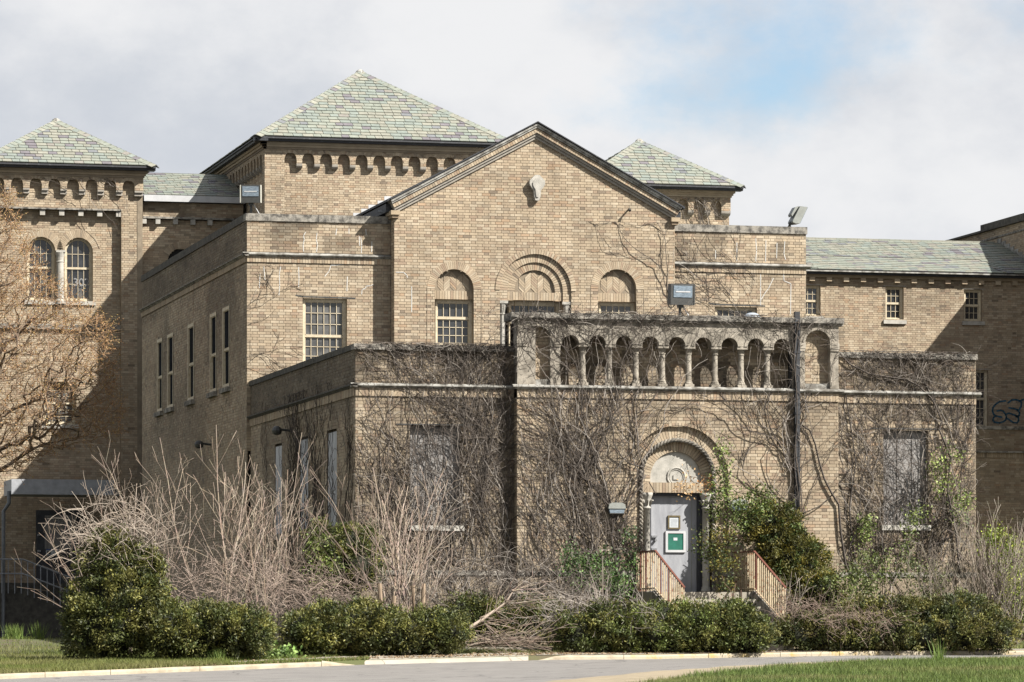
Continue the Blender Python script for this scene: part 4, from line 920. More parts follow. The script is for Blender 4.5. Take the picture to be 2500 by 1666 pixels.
# blue spray paint on the wing wall
GR = [[(2461, 984), (2470, 977), (2480, 976), (2490, 979), (2494, 984), (2493, 992), (2488, 1001)], [(2463, 996), (2475, 998), (2484, 1001), (2489, 1008), (2488, 1015), (2480, 1018)], [(2424, 996), (2430, 988), (2440, 981), (2455, 979)], [(2424, 996), (2423, 1004), (2426, 1012), (2432, 1016), (2446, 1019)], [(2434, 1004), (2443, 1002), (2449, 1004), (2454, 1011), (2457, 1018), (2455, 1026), (2449, 1030), (2440, 1033), (2428, 1031), (2424, 1026), (2426, 1019), (2432, 1016)], [(2456, 1012), (2463, 1009), (2470, 1011), (2480, 1015), (2486, 1020), (2487, 1027), (2483, 1033), (2474, 1032), (2465, 1026), (2457, 1021)], [(2488, 980), (2495, 977), (2502, 975)]]
for g in GR: line_strip(b, fW, [(XW(p), ZW(p, q)) for p, q in g], .055, 'spray', 'graffiti', d=.006)
b.finish()

# ---- cross block at the right edge and the low annex
XB_ = 29.84; fX = side(XB_); zt1, zt2 = 14.05, 14.18
CB = Building('cross_block', 'higher brick cross block with dark sloping parapet at the right edge', 'building', (XB_, 40, 0))
b = CB; b.face(fX, [(-50, 0), (-21, 0), (-21, zt1-.12), (-50, zt1-.12)], single=(-46, -39.7, 13.2, 13.9))
ysp = ptX(2402, 0, XB_)[0]
coping(b, fX, -50, -ysp, zt1-.12, zt1-.05, mat='blackstone', over=.1, step=4); coping(b, fX, -ysp, -21, zt1-.12, zt2-.02, mat='blackstone', over=.12, step=4)
m = MB(); m.box(fX, -50, -21, -.02, .03, zt1-.42, zt1-.36); b.part(m, 'string_course', 'oldstone')
for k in range(12):                                # stepped flashing along the wing roof
    y = YW-.2+k*.38; z = zE+(zr_-zE)*min(1, (y-YW+.3)/4.3); m = MB(); m.box(fX, -y-.2, -y+.2, 0, .02, z-.05, z+.16); b.part(m, 'step_flashing', 'flash')
m = MB(); m.box(WF, XB_+.1, XB_+6, -50, -21, 0, zt1-.1); b.part(m, 'core', 'dark'); b.finish()
YA = 31.0; fA = front(YA)
AB = Building('low_annex', 'low greenish brick annex wall with stone coping under the graffiti', 'building', (22, YA, 0))
b = AB; xa0, xa1 = 14.2, 29.8; za = ptY(2440, 1041, YA)[1]
b.face(fA, [(xa0, 0), (xa1, 0), (xa1, ptY(2440, 1118, YA)[1]), (xa0, ptY(2440, 1118, YA)[1])], k=.8, single=(ptY(2390, 0, YA)[0], ptY(2490, 0, YA)[0], 3.2, 4.6)); b.soldier(fA, xa0, xa1, ptY(2440, 1118, YA)[1], ptY(2440, 1106, YA)[1], k=.85)
b.face(fA, [(xa0, ptY(2440, 1103, YA)[1]), (xa1, ptY(2440, 1103, YA)[1]), (xa1, za-.1), (xa0, za-.1)], k=.62)
m = MB(); m.box(fA, xa0, xa1, -.05, .09, ptY(2440, 1106, YA)[1], ptY(2440, 1102, YA)[1]); b.part(m, 'string_course', 'oldstone')
coping(b, fA, xa0, xa1, za-.1, za, back=.4, step=1.8)
m = MB(); m.box(WF, xa0, xa1, -YW+.1, -YA-.3, 0, za-.2); b.part(m, 'roof', 'roofing'); b.finish()
# ================================================================== ground, road, kerb, paths
PXC = np.array([-9000, -900, 0, 600, 890, 1350, 1560, 1800, 2100, 2500, 3300, 11500.])
DKC = np.array([60, 64, 68, 73, 75.5, 78, 79, 80, 81, 82, 84, 90.])
YKC = np.array([1715, 1700, 1665, 1641, 1629, 1617, 1615.5, 1611, 1606, 1604, 1601, 1600.])
DNC = np.array([30, 34, 38, 46, 50, 57, 58.5, 62.5, 67.5, 72, 76, 80.])
YNC = np.array([1850, 1820, 1780, 1735, 1712, 1668, 1647, 1630, 1616, 1607, 1603, 1602.])
DBC = np.array([105, 100, 95, 88, 86, 84, 84, 84.5, 86, 90, 95, 100.])
ZBC = np.array([0, 0, 0.0, -.1, -.1, -.12, -.12, -.1, -.1, -.1, -.1, -.1])
def ip(px, A): return np.interp(px, PXC, A)
def Dk(px): return ip(px, DKC)
def zk(px): return EYE-(ip(px, YKC)-HOR)*Dk(px)/F
def Dn(px): return ip(px, DNC)
def gz(px, D):
    dn, dk, db = float(Dn(px)), float(Dk(px)), float(ip(px, DBC)); zn = EYE-(ip(px, YNC)-HOR)*dn/F; z_k = float(zk(px))
    zb = EYE+float(ip(px, ZBC)); z30 = min(EYE-.85, zn-.12)
    return float(np.interp(D, [0, 8, min(28, dn-4), dn, dk, dk+.16, db, 140, 400, 3000], [EYE-1.7, EYE-1.6, z30, zn, z_k, z_k+.13, zb, zb+.05, zb-.2, zb-2]))
def solveD(px, py, lo=30.0, hi=110.0):                # distance at which the ground meets a picture point
    for _ in range(40):
        mid = (lo+hi)/2
        if HOR+(EYE-gz(px, mid))*F/mid > py: lo = mid
        else: hi = mid
    return (lo+hi)/2
def gpt(px, D, dz=0.0):
    d = ray(px); return (CAM[0]+D*d[0], CAM[1]+D*d[1], gz(px, D)+dz)
def sheet(pxs, rows, dz, name, mat, parent=None):
    """rows: functions px -> D"""
    V = [gpt(p, r(p), dz(p, r(p)) if callable(dz) else dz) for p in pxs for r in rows]; n = len(rows)
    fs = [(i*n+j, (i+1)*n+j, (i+1)*n+j+1, i*n+j+1) for i in range(len(pxs)-1) for j in range(n-1)]
    m = MB(); m.add(V, fs); return m.build(name, M[mat], parent, smooth=True)
pxs = list(np.concatenate([[-9000, -6000, -4000, -2500, -1500, -900], np.arange(-600, 3300, 50), [3300, 4000, 5500, 8000, 11500]]))
gr = [lambda p, q=q: q for q in (1, 8, 16, 24)]+[lambda p: Dn(p)-3, lambda p: Dn(p), lambda p: (Dn(p)+Dk(p))/2, lambda p: Dk(p)+.05, lambda p: Dk(p)+.16]+[lambda p, t=t: Dk(p)+.16+t*(ip(p, DBC)-Dk(p)-.16) for t in (.15, .3, .5, .75, 1)]+[lambda p, q=q: q for q in (112, 125, 140, 200, 400, 900, 3000)]
struct(sheet(pxs, gr, lambda p, D: -.03 if Dn(p)-.1 < D < Dk(p)+.1 else 0.0, 'ground', 'soil'))
pr = [p for p in pxs if -2600 < p < 5000]
struct(sheet(pr, [lambda p, t=t: Dn(p)-.25+t*(Dk(p)-Dn(p)+.3) for t in np.linspace(0, 1, 12)], lambda p, D: .004+(0 if D > Dn(p) else .01), 'road', 'asphalt'))
# kerb of separate stones
kb = bpy.data.objects.new('kerb', None); coll.objects.link(kb); struct(kb); kb.location = gpt(1400, 78)
ROOT[kb.name] = tuple(kb.location)
JT = [-900, -420, -120, 110, 270, 488, 785, 886, None, 1300, 1523, 1730, 1905, 2050, 2145, 2402, 2700, 3300]
for a, c in zip(JT[:-1], JT[1:]):
    if a is None or c is None: continue
    m = MB(); n = max(2, int((c-a)/25)); V = []; sink = 0.0; dj = R.uniform(-.03, .03)
    for i in range(n+1):
        p = a+.6+(c-a-1.2)*i/n; z0 = float(zk(p)); D = float(Dk(p))+dj*.4; h = .13
        if a == 785: h = .13*(1-i/n)+.02
        if a == 1300: h = .13*min(1, .15+i/n*3)
        for dd, zz in ((0, -.06), (.012, h-.035), (.035, h-.006), (.06, h), (.16, h+.004), (.16, -.06)):
            d = ray(p); V.append((CAM[0]+(D+dd)*d[0], CAM[1]+(D+dd)*d[1], z0+zz+R.uniform(-.004, .004)*(zz > 0)))
    k = 6; fs = [(i*k+j, (i+1)*k+j, (i+1)*k+j+1, i*k+j+1) for i in range(n) for j in range(k-1)]+[tuple(range(k)), tuple(n*k+j for j in range(k-1, -1, -1))]
    m.add(V, fs); m.build('kerb_stone', M['kerbyellow' if a >= 1523 else 'kerb'], kb)
pv = [p for p in range(890, 1310, 20)]
struct(sheet(pv, [lambda p, t=t: Dk(p)-.02+t*1.9 for t in (0, .07, .084, .5, 1)], lambda p, D: .012, 'driveway_apron', 'concrete'))
struct(sheet(list(range(1310, 3300, 40)), [lambda p, t=t: Dk(p)+.17+t*1.1 for t in (0, .5, 1)], .012, 'pavement', 'concrete'))
struct(sheet(list(range(560, 890, 15)), [lambda p, t=t: Dk(p)+.9+t*(1.3+.8*vnoise(p*.03, 1)) for t in (0, .5, 1)], .012, 'garden_path', 'concrete'))
struct(sheet(list(range(90, 575, 12)), [lambda p, t=t: Dk(p)+1.5+t*(.35+.5*vnoise(p*.05, 3)) for t in (0, 1)], .014, 'worn_path', 'concrete'))
LYP = [1379, 1500, 1620, 1700, 1900, 2050, 2300, 2500, 3300]; LYY = [1700, 1683, 1664, 1651, 1631, 1620, 1611.5, 1608, 1604]
def Dl(p): return min(float(Dn(p))-.3, solveD(p, float(np.interp(p, LYP, LYY)), 25, float(Dn(p))))
struct(sheet(list(range(1200, 3000, 25)), [lambda p, t=t: Dl(p)-.5+t*(Dn(p)+.05-Dl(p)+.5) for t in (0, .35, .7, .9, 1)], lambda p, D: .018+.02*vnoise(p*.04, D), 'sandy_verge', 'sand'))
# low concrete edging in the bed
ed_ = MB(); 
for a, c in ((1085, 1180), (1181, 1275), (1276, 1372)):
    A_, B_ = np.array(ptD(a, 1580, 80.3)), np.array(ptD(c, 1581, 80.5)); m = MB(); q = np.array([.03, .15, 0])
    P = [A_, B_, B_+q, A_+q]; m.add([tuple(v) for v in P]+[tuple(v-np.array([0, 0, .25])) for v in P], [(0, 1, 2, 3), (4, 5, 1, 0), (5, 6, 2, 1), (7, 4, 0, 3)])
    tag(m.build('concrete_edging', M['concrete'], None), ['low concrete edging under the cut branches', 'low concrete edging slab in the middle of the three', 'low concrete edging slab beside the small hedge'][[1085, 1181, 1276].index(a)], 'edging', 'concrete edging along the bed')

# ================================================================== steps and railings at the door
xs0, xs1 = uc-1.0, uc+1.27; ST = thing('entrance_steps', 'concrete steps and landing up to the grey door', 'steps', (uc, -2.5, EYE-.2))
m = MB(); m.box(WF, xs0, xs1, -YC-.0, 1.8, EYE-.6, zthr-.002); m.build('landing', M['concrete'], ST)
for i in range(7):
    m = MB(); m.box(WF, xs0+.1, xs1-.1, 1.8+i*.40, 1.8+(i+1)*.40, EYE-.6, zthr-.155*(i+1)); m.build('step', M['concrete'], ST)
for sx in (xs0, xs1-.12):
    m = MB(); P = [(1.8, zthr+.03), (3.95, zthr-.70), (3.95, EYE-.6), (1.8, EYE-.6)]
    V = [(x, -d, z) for x in (sx, sx+.12) for d, z in P]; m.add(V, [(0, 1, 2, 3), (7, 6, 5, 4)]+[(i, i+4, (i+1) % 4+4, (i+1) % 4) for i in range(4)]); m.build('cheek_wall', M['oldstone'], ST)
def railing(x, label):
    t = thing('stair_railing', label, 'railing', (x, -2, zthr), 'railings of the entrance steps'); zt = zthr+.85
    path = [(x, -.32, zt), (x, -1.8, zt), (x, -3.95, zt-.78)]
    m = MB()
    for (x0, y0, z0), (x1, y1, z1) in zip(path[:-1], path[1:]):
        V = [(x+sx, y, z+dz) for y, z in ((y0, z0), (y1, z1)) for dz in (-.012, .012) for sx in (-.022, .022)]
        m.add(V, [(0, 1, 3, 2), (4, 6, 7, 5), (0, 4, 5, 1), (2, 3, 7, 6), (0, 2, 6, 4), (1, 5, 7, 3)])
    m.build('handrail', M['rust'], t); m = MB()
    low = [(x, -.35, zthr+.08), (x, -1.8, zthr+.08), (x, -3.95, zthr-.66)]
    for (x0, y0, z0), (x1, y1, z1) in zip(low[:-1], low[1:]):
        V = [(x+sx, y, z+dz) for y, z in ((y0, z0), (y1, z1)) for dz in (-.01, .01) for sx in (-.015, .015)]
        m.add(V, [(0, 1, 3, 2), (4, 6, 7, 5), (0, 4, 5, 1), (2, 3, 7, 6), (0, 2, 6, 4), (1, 5, 7, 3)])
    m.build('bottom_rail', M['baluster'], t)
    for i in range(26):
        y = -.36-i*.1425; zt_ = zt if y > -1.8 else zt-.78*(-1.8-y)/2.15; zb_ = zthr+.08 if y > -1.8 else zthr+.08-.74*(-1.8-y)/2.15
        m = MB(); hw = .011 if i % 6 else .017; m.box(Fr(x, y), -hw, hw, -hw, hw, zb_-.06, zt_); m.build('baluster', M['baluster'] if R.random() < .88 else M['rust'], t)
railing(uc-.93, 'rusty cream railing left of the grey door'); railing(uc+1.2, 'rusty cream railing right of the grey door beside the evergreen')

# ================================================================== things on the door and walls
dd = dz+.004
t = thing('notice_board', 'white framed green notice board on the grey door', 'notice board', fC.p(uc, dd, 1.9)); u0, u1 = ptY(1624, 0, YC+.36)[0], ptY(1673, 0, YC+.36)[0]; z0, z1 = ptY(1650, 1349, YC+.36)[1], ptY(1650, 1297, YC+.36)[1]
m = MB(); m.box(fC, u0+.03, u1-.03, dd, dd+.02, z0+.03, z1-.03); m.build('green_panel', M['greenboard'], t)
for a, c, e, g in ((u0, u1, z1-.05, z1), (u0, u1, z0, z0+.05), (u0, u0+.05, z0+.05, z1-.05), (u1-.05, u1, z0+.05, z1-.05)):
    m = MB(); m.box(fC, a, c, dd, dd+.035, e, g); m.build('frame', M['whitemetal'], t)
m = MB(); m.box(fC, u0+.175, u0+.26, dd+.02, dd+.023, z1-.2, z1-.14); m.build('paper_note', M['paper'], t)
t = thing('framed_notice', 'small wooden framed paper notice on the grey door above the green board', 'notice', fC.p(uc, dd, 2.4)); u0, u1 = ptY(1630, 0, YC+.36)[0], ptY(1660, 0, YC+.36)[0]; z0, z1 = ptY(1650, 1292, YC+.36)[1], ptY(1650, 1259, YC+.36)[1]
m = MB(); m.box(fC, u0, u1, dd, dd+.015, z0, z1); m.build('backing', M['woodframe'], t)
m = MB(); m.box(fC, u0+.035, u1-.035, dd+.015, dd+.018, z0+.03, z1-.05); pp = m.build('paper', M['paper'], t)
for i in range(7): m = MB(); m.box(fC, u0+.06, u1-.055-R.uniform(0, .03), dd+.018, dd+.0195, z0+.06+i*.024, z0+.066+i*.024); m.build('text_line', M['ink'], pp)
for a, c, e, g in ((u0, u1, z1-.03, z1), (u0, u1, z0, z0+.03), (u0, u0+.03, z0+.03, z1-.03), (u1-.03, u1, z0+.03, z1-.03)):
    m = MB(); m.box(fC, a, c, dd+.015, dd+.03, e, g); m.build('frame', M['woodframe'], t)
def wall_light(px, py, label):
    x, z = ptY(px, py, YC-.1); t = thing('wall_light', label, 'wall light', fC.p(x, 0, z), 'wall lights beside the door')
    m = MB(); m.prism(Fr(x, YC), [(-.19, -.02), (.19, -.02), (.17, .07), (.10, .105), (-.10, .105), (-.17, .07)], .01, .17); m.build('hood', M['lampgrey'], t)
    m = MB(); m.prism(Fr(x, YC), [(-.17, -.022), (-.15, -.11), (.15, -.11), (.17, -.022)], .01, .15); m.build('lens', M['lampglass'], t)
    m = MB(); m.box(Fr(x, YC), -.16, .16, .0, .155, -.13, -.112); m.build('base', M['lamp'], t)
    m = MB(); m.tube([fC.p(x, .05, z+.1), fC.p(x, .05, z+.16)], .02, 6); m.build('conduit', M['lamp'], t)
    for c in t.children:
        if c.name.split('.')[0] in ('hood', 'lens', 'base'): c.location = (0, 0, z)
wall_light(1505, 1240, 'grey wall light with frosted lens left of the door'); wall_light(1805, 1232, 'dark wall light half hidden by ivy right of the door')
# floodlights
def floodlight(P, yaw, pitch, w_, h_, label, body='lamp', rim='lamp', postdz=.3, dark_lower=True):
    t = thing('floodlight', label, 'floodlight', tuple(P), 'roof floodlights')
    Rm = Matrix.Translation(Vector(P)+Vector((0, 0, postdz))) @ Matrix.Rotation(yaw, 4, 'Z') @ Matrix.Rotation(pitch, 4, 'X')
    hb = h_; loc = Fr(0, 0)
    def put(mb, name, mat): mb.build(name, M[mat], t, xf=Rm)
    m = MB(); V = []                               # tapered housing, lens towards -Y
    for y, kx, kz in ((-.16, 1, 1), (-.12, 1.03, 1.02), (.05, .98, .92), (.14, .62, .5)): V += [(-w_/2*kx, y, hb*(.5-.5*kz)), (w_/2*kx, y, hb*(.5-.5*kz)), (w_/2*kx, y, hb*(.5+.5*kz)), (-w_/2*kx, y, hb*(.5+.5*kz))]
    fs = [(0, 1, 2, 3), (15, 14, 13, 12)]+[(i*4+j, i*4+(j+1) % 4, (i+1)*4+(j+1) % 4, (i+1)*4+j) for i in range(3) for j in range(4)]
    m.add(V, fs); put(m, 'housing', body)
    m = MB(); m.box(loc, -w_*.42, w_*.42, .162, .172, hb*.36, hb*.92); put(m, 'lens', 'lampglass')
    m = MB(); m.box(loc, -w_*.33, w_*.33, .172, .178, hb*.6, hb*.66); put(m, 'bulb', 'whitemetal')
    for a in (-w_/2-.022, w_/2): m = MB(); m.box(loc, a, a+.022, -.02, .17, .0, hb); put(m, 'door_rim', rim)
    m = MB(); m.box(loc, -.06, .06, -.02, .07, -.06, .01); put(m, 'knuckle', 'lamp')
    m = MB(); q = Vector(P); m.tube([q, q+Vector((0, 0, postdz*.6)), q+Vector((0, .0, postdz+.02))], .032, 8); m.build('post', M['lamp'], t)
    m = MB(); m.tube([q+Vector((.04, 0, postdz)), q+Vector((.12, -.02, postdz*.5)), q+Vector((.2, -.02, 0.0))], .012, 5); m.build('cable', M['whitemetal'], t)
x, z = ptY(613, 518, YM+.25); floodlight((x, YM+.25, zmc), -.25, .05, .46, .42, 'floodlight with pale rim on the left parapet corner', rim='lampwhite', postdz=.27)
x, z = ptY(1660, 765, .1); floodlight((x, .1, zsl1), .08, .06, .50, .44, 'dark floodlight standing on the arcade cornice', postdz=.25)
x, z = ptY(1928, 557, YM+.25)
t = thing('floodlight', 'grey floodlight tilted towards the sky on the right parapet', 'floodlight', (x, YM+.25, zmc), 'roof floodlights')
def tilt(pts, y0, y1, name, mat):
    m = MB(); m.prism(Fr(x, YM+.25), [(u, zmc+z) for u, z in pts], y0, y1); m.build(name, M[mat], t)
tilt([(.02, .12), (.10, .09), (.20, .10), (.40, .50), (.21, .52), (.02, .16)], -.2, .2, 'housing', 'lampgrey'); tilt([(.02, .27), (.20, .53), (.10, .50), (.0, .32)], -.14, .14, 'ballast_box', 'lampgrey'); tilt([(.205, .10), (.215, .10), (.415, .50), (.402, .50)], -.18, .18, 'lens', 'lampglass')
m = MB(); m.tube([(x, YM+.25, zmc), (x, YM+.25, zmc+.1), (x+.06, YM+.25, zmc+.16)], .035, 8); m.build('post', M['lamp'], t)
m = MB(); m.tube([(x-.07, YM+.22, zmc), (x-.03, YM+.22, zmc+.06), (x+.0, YM+.22, zmc+.1)], .012, 5); m.build('cable', M['lamp'], t)
# clear dome on the arcade
x, z = ptY(1836, 772, .2); m = MB(); m.lathe((x, .2, zsl1), [(.2, 0)]+[(.2*math.cos(a), .13*math.sin(a)) for a in np.linspace(0, 1.5, 8)], 20)
tag(m.build('skylight_dome', M['dish'], smooth=True), 'small clear plastic dome behind the arcade cornice', 'dome')
# side wall lights in shade
for (pp, X_, lb) in (((708, 1052), 0.0, 'dark round wall lamp on the shaded flank of the entrance block'), ((515, 1086), -.09, 'dark round wall lamp low on the shaded flank of the gabled block')):
    y, z = ptX(*pp, X_); t = thing('flank_lamp', lb, 'wall light', (X_, y, z), 'flank lamps')
    m = MB(); m.tube([(X_, y, z), (X_-.25, y, z+.03)], .03, 6); m.build('arm', M['lamp'], t)
    m = MB(); m.lathe((X_-.3, y, z-.12), [(.04, .02), (.10, .05), (.12, .12), (.09, .19), (.04, .22)], 10); m.build('lamp_head', M['lamp'], t)

# ================================================================== side entrance at the left
SE = thing('side_entrance', 'shaded side entrance with white metal canopy and dark door at left', 'entrance', (-1.5, YL-2, .5))
zc1, zc0 = ptY(150, 1171, 36)[1], ptY(150, 1208, 36)[1]; xc0, xc1 = ptY(28, 0, 36)[0], ptY(278, 0, 36)[0]
m = MB(); m.box(WF, xc0, xc1, -YL+.41, -36, zc0, zc1); m.build('canopy', M['canopy'], SE)
m = MB(); m.box(WF, xc1, xc1+.25, -YL+.41, -36.5, zc0, zc0+.2); m.build('canopy_gutter', M['canopy'], SE)
m = MB(); m.tube([(xc0-.05, 36.2, zc0+.1), (xc0-.05, 36.2, zc0-.25), (xc0-.2, 36.3, zc0-.5), (xc0-.2, 36.3, .6)], .06, 8); m.build('drainpipe', M['pipe'], SE)
zf = ptY(100, 1425, 37.5)[1]
dx0, dx1 = ptY(92, 0, 38.3)[0], ptY(205, 0, 38.3)[0]
m = MB(); m.box(WF, dx0, dx1, -38.75, -38.6, zf, ptY(100, 1245, 38.3)[1]); do = m.build('door', M['darkframe'], SE)
m = MB(); m.box(WF, dx0+.25, dx1-.2, -38.6, -38.57, ptY(100, 1340, 38.3)[1], ptY(100, 1258, 38.3)[1]); m.build('plywood_panel', M['board'], do)
sx0, sx1 = ptY(115, 0, 38.3)[0], ptY(146, 0, 38.3)[0]
m = MB(); m.box(WF, sx0, sx1, -38.57, -38.555, ptY(100, 1356, 38.3)[1], ptY(100, 1340, 38.3)[1]); sg = m.build('security_sign', M['paper'], do)
m = MB(); m.box(WF, sx0, sx1, -38.555, -38.55, ptY(100, 1343, 38.3)[1], ptY(100, 1340, 38.3)[1]); m.build('sign_header', M['blueprint'], sg)
m = MB(); m.box(WF, sx0+.03, sx0+.14, -38.555, -38.551, ptY(100, 1353, 38.3)[1], ptY(100, 1346, 38.3)[1]); m.build('camera_pictogram', M['lamp'], sg)
for zz in (1304, 1343): m = MB(); m.box(WF, dx0+.02, dx0+.12, -38.58, -38.54, ptY(92, zz+4, 38.3)[1], ptY(92, zz, 38.3)[1]); m.build('door_handle', M['steel'], do)
m = MB(); m.box(WF, xc0-1.5, dx1+.8, -38.7, -36.3, .3, zf); m.build('landing', M['blackstone'], SE)
rx0, rx1 = ptY(55, 0, 36.2)[0], ptY(170, 0, 36.2)[0]
P = [(rx0, zf), (rx1+.4, zf-1.0), (rx1+.4, .3), (rx0, .3)]; m = MB(); m.prism(front(36.2), P[::-1], -.3, 0); m.build('stair_wall', M['blackstone'], SE)
RL = thing('ramp_railing', 'pale metal railing sloping down beside the shaded side entrance', 'railing', (rx0, 36.1, zf))
zt0, zt1 = ptY(55, 1366, 36.1)[1], ptY(170, 1410, 36.1)[1]
for nm, q in (('handrail', 0), ('middle_rail', -.42)):
    m = MB(); m.tube([(rx0-1.2, 36.1, zt0+q), (rx0, 36.1, zt0+q), (rx1, 36.1, zt1+q), (rx1+.4, 36.1, zt1+q)], .025, 6); m.build(nm, M['darkrail'], RL)
for i in range(14):
    x = rx0-1.0+i*.19; tt = np.clip((x-rx0)/(rx1-rx0), 0, 1); zt_ = zt0+(zt1-zt0)*tt
    m = MB(); m.box(Fr(x, 36.1), -.012, .012, -.012, .012, zt_-1.0, zt_); m.build('baluster', M['darkrail'], RL)
# ================================================================== plants
class Segs:                                         # twigs as many thin prisms
    def __init__(s): s.a = []; s.b = []; s.r0 = []; s.r1 = []; s.t = []
    def add(s, p, q, r0, r1, t): s.a.append(p); s.b.append(q); s.r0.append(r0); s.r1.append(r1); s.t.append(t)
    def line(s, pts, r0, r1, t):
        n = len(pts)-1
        for i in range(n): s.add(pts[i], pts[i+1], r0+(r1-r0)*i/n, r0+(r1-r0)*(i+1)/n, t)
    def build(s, name, parent=None, sides=3, kind='stuff'):
        A = np.array(s.a, float); B = np.array(s.b, float); d = B-A; L_ = np.linalg.norm(d, axis=1, keepdims=True)+1e-9; d = d/L_
        B = B+d*np.minimum(.01, L_*.1)
        ref = np.where(np.abs(d[:, 2:3]) < .9, np.array([[0, 0, 1.]]), np.array([[1., 0, 0]])); u = np.cross(d, ref); u /= np.linalg.norm(u, axis=1, keepdims=True); v = np.cross(d, u)
        r0 = np.array(s.r0)[:, None]; r1 = np.array(s.r1)[:, None]; V = []
        for k in range(sides):
            c, sn = math.cos(2*math.pi*k/sides), math.sin(2*math.pi*k/sides); V += [A+(u*c+v*sn)*r0, B+(u*c+v*sn)*r1]
        V = np.stack(V, 1); n = len(V); f = np.array([(2*k, 2*((k+1) % sides), 2*((k+1) % sides)+1, 2*k+1) for k in range(sides)])
        Fc = (f[None]+2*sides*np.arange(n)[:, None, None]).reshape(-1, 4)
        return mk(name, mesh_np(name, V.reshape(-1, 3), Fc, np.repeat(np.array(s.t), sides, 0)), M['twig'], parent, kind)
def nrm(v): return v/(np.linalg.norm(v)+1e-9)
def leafmesh(name, C, Dr, Nm, ln, wd, tint, parent=None, kind='stuff', mat='leaf'):
    """leaf blades: centre, direction, normal, length, width"""
    S = np.cross(Nm, Dr); S /= np.linalg.norm(S, axis=1, keepdims=True)+1e-9
    ln = ln[:, None]; wd = wd[:, None]
    V = np.stack([C-Dr*ln*.5, C+S*wd*.5, C+Dr*ln*.5, C-S*wd*.5], 1); n = len(V)
    return mk(name, mesh_np(name, V.reshape(-1, 3), np.arange(4*n).reshape(-1, 4), tint), M[mat], parent, kind)
TW = [(.37, .285, .215), (.31, .235, .175), (.25, .19, .145), (.41, .325, .255)]
VT = [(.07, .056, .045), (.10, .08, .065), (.145, .118, .095), (.34, .30, .26)]
def tw(pal=TW): 
    c = R.choice(pal) if pal is not VT else R.choices(pal, (4, 5, 4, 2))[0]; k = R.uniform(.85, 1.12); return (c[0]*k, c[1]*k, c[2]*k)

# ---- climbing vines on the entrance block
def ysurf(u, z):
    if xa-.02 < u < xb+.02: return YC-(.03 if z < zsl0-.05 else .11)
    return -.002-(.05 if z > zcop-.14 else 0)
def ztop(u): return zsl1 if xa-.1 < u < xb+.08 else zcop
def blocked(u, z, m=.0): return abs(u-uc) < RH-.02-m and z < zsp+math.sqrt(max(0, (RH-m)**2-(u-uc)**2))
def inwin(u, z): return any(q[0] < u < q[1] and q[2] < z < q[3] for q in (wl, wr))
def climb(S, T, u, z, ang, r, life, level, umin=-.05, umax=13.6, surf=ysurf, top=ztop, wander=.19, pref=math.pi/2, brp=.145, dmax=.10, pal=VT, f=None):
    st = [(u, z, ang, r, life, level, pref)]
    while st:
        u, z, ang, r, life, level, pref = st.pop(); d = R.uniform(.01, .05); n0 = life; t = tw(pal); Sx = S if r > .011 else T
        P = np.array((u, surf(u, z)-d, z)) if f is None else np.array(f(u, d, z))
        while life > 0:
            ang += R.gauss(0, wander)+(pref-ang)*.10; step = R.uniform(.07, .14); u += math.cos(ang)*step; z += math.sin(ang)*step; life -= 1
            d = min(dmax+(.1 if z > top(u)-.1 else 0), max(.008, d+R.gauss(0, .018)))
            if u < umin or u > umax or z < .3 or (f is None and blocked(u, z) and R.random() < .6): break
            if f is None and inwin(u, z) and R.random() < .06: break
            if f is None and xa < u < xb and zstr-.05 < z < zstr+.1 and r > .0 and R.random() < .5: break
            if z > top(u)+.04:
                ang = R.choice((0.1, math.pi-.1))+R.uniform(-.6, .3); pref = ang; z = top(u)+.03; life = min(life, 9) if R.random() < .35 else 0
            Q = np.array((u, surf(u, z)-d, z)) if f is None else np.array(f(u, d, z)); k = life/n0
            Sx.add(P, Q, max(.0045, r*(.35+.65*k)), max(.0042, r*(.35+.65*(life-1)/n0)), t); P = Q
            if R.random() < brp*(1 if level < 2 else .35) and level < 3:
                sg = R.choice((-1, 1)); na = ang+sg*R.uniform(.35, 1.1)
                st.append((u, z, na, r*R.uniform(.4, .62), int(n0*R.uniform(.25, .6)), level+1, R.choice((math.pi/2, math.pi/2, na, na*.5+.8))))
def loose(S, P, n, ln, up=.3, out=.6, pal=VT, r=.006, grav=-.05):    # free curling twigs
    for _ in range(n):
        p = np.array(P(), float)
        if -.6 < p[1] < 0 and blocked(p[0], p[2], -.1): continue
        if -.6 < p[1] < 0 and inwin(p[0], p[2]) and R.random() < .4: continue
        d = nrm(np.array([R.gauss(0, .8), -abs(R.gauss(0, out)), R.gauss(up, .6)])); L_ = R.uniform(.4, 1)*ln; m_ = 7; t = tw(pal); pts = [p]; cv = np.array([R.gauss(0, .16), R.gauss(0, .1), grav+R.gauss(0, .14)])
        for i in range(m_): d = nrm(d+cv+np.array([R.gauss(0, .07) for _ in range(3)])); p = p+d*L_/m_; pts.append(p)
        S.line(pts, r*R.uniform(.6, 1.1), r*.4, t)
        if R.random() < .6:
            q = pts[R.randint(2, 5)]; e = nrm(d+np.array([R.gauss(0, .7) for _ in range(3)])); S.line([q, q+e*L_*.2, q+e*L_*.38+np.array([0, 0, .03])], r*.5, r*.3, t)
def vine(label, stems, base, extra=None, group='vines climbing the entrance block'):
    o = thing('climbing_vine', label, 'vine', base, group); S, T = Segs(), Segs()
    for (u, z, a, r, life, kw) in stems: climb(S, T, u, z, a, r, life, 0, **kw)
    if extra: extra(S, T)
    if S.a: S.build('stem', o, 5)
    if T.a: T.build('tendrils', o, 3)
    return o
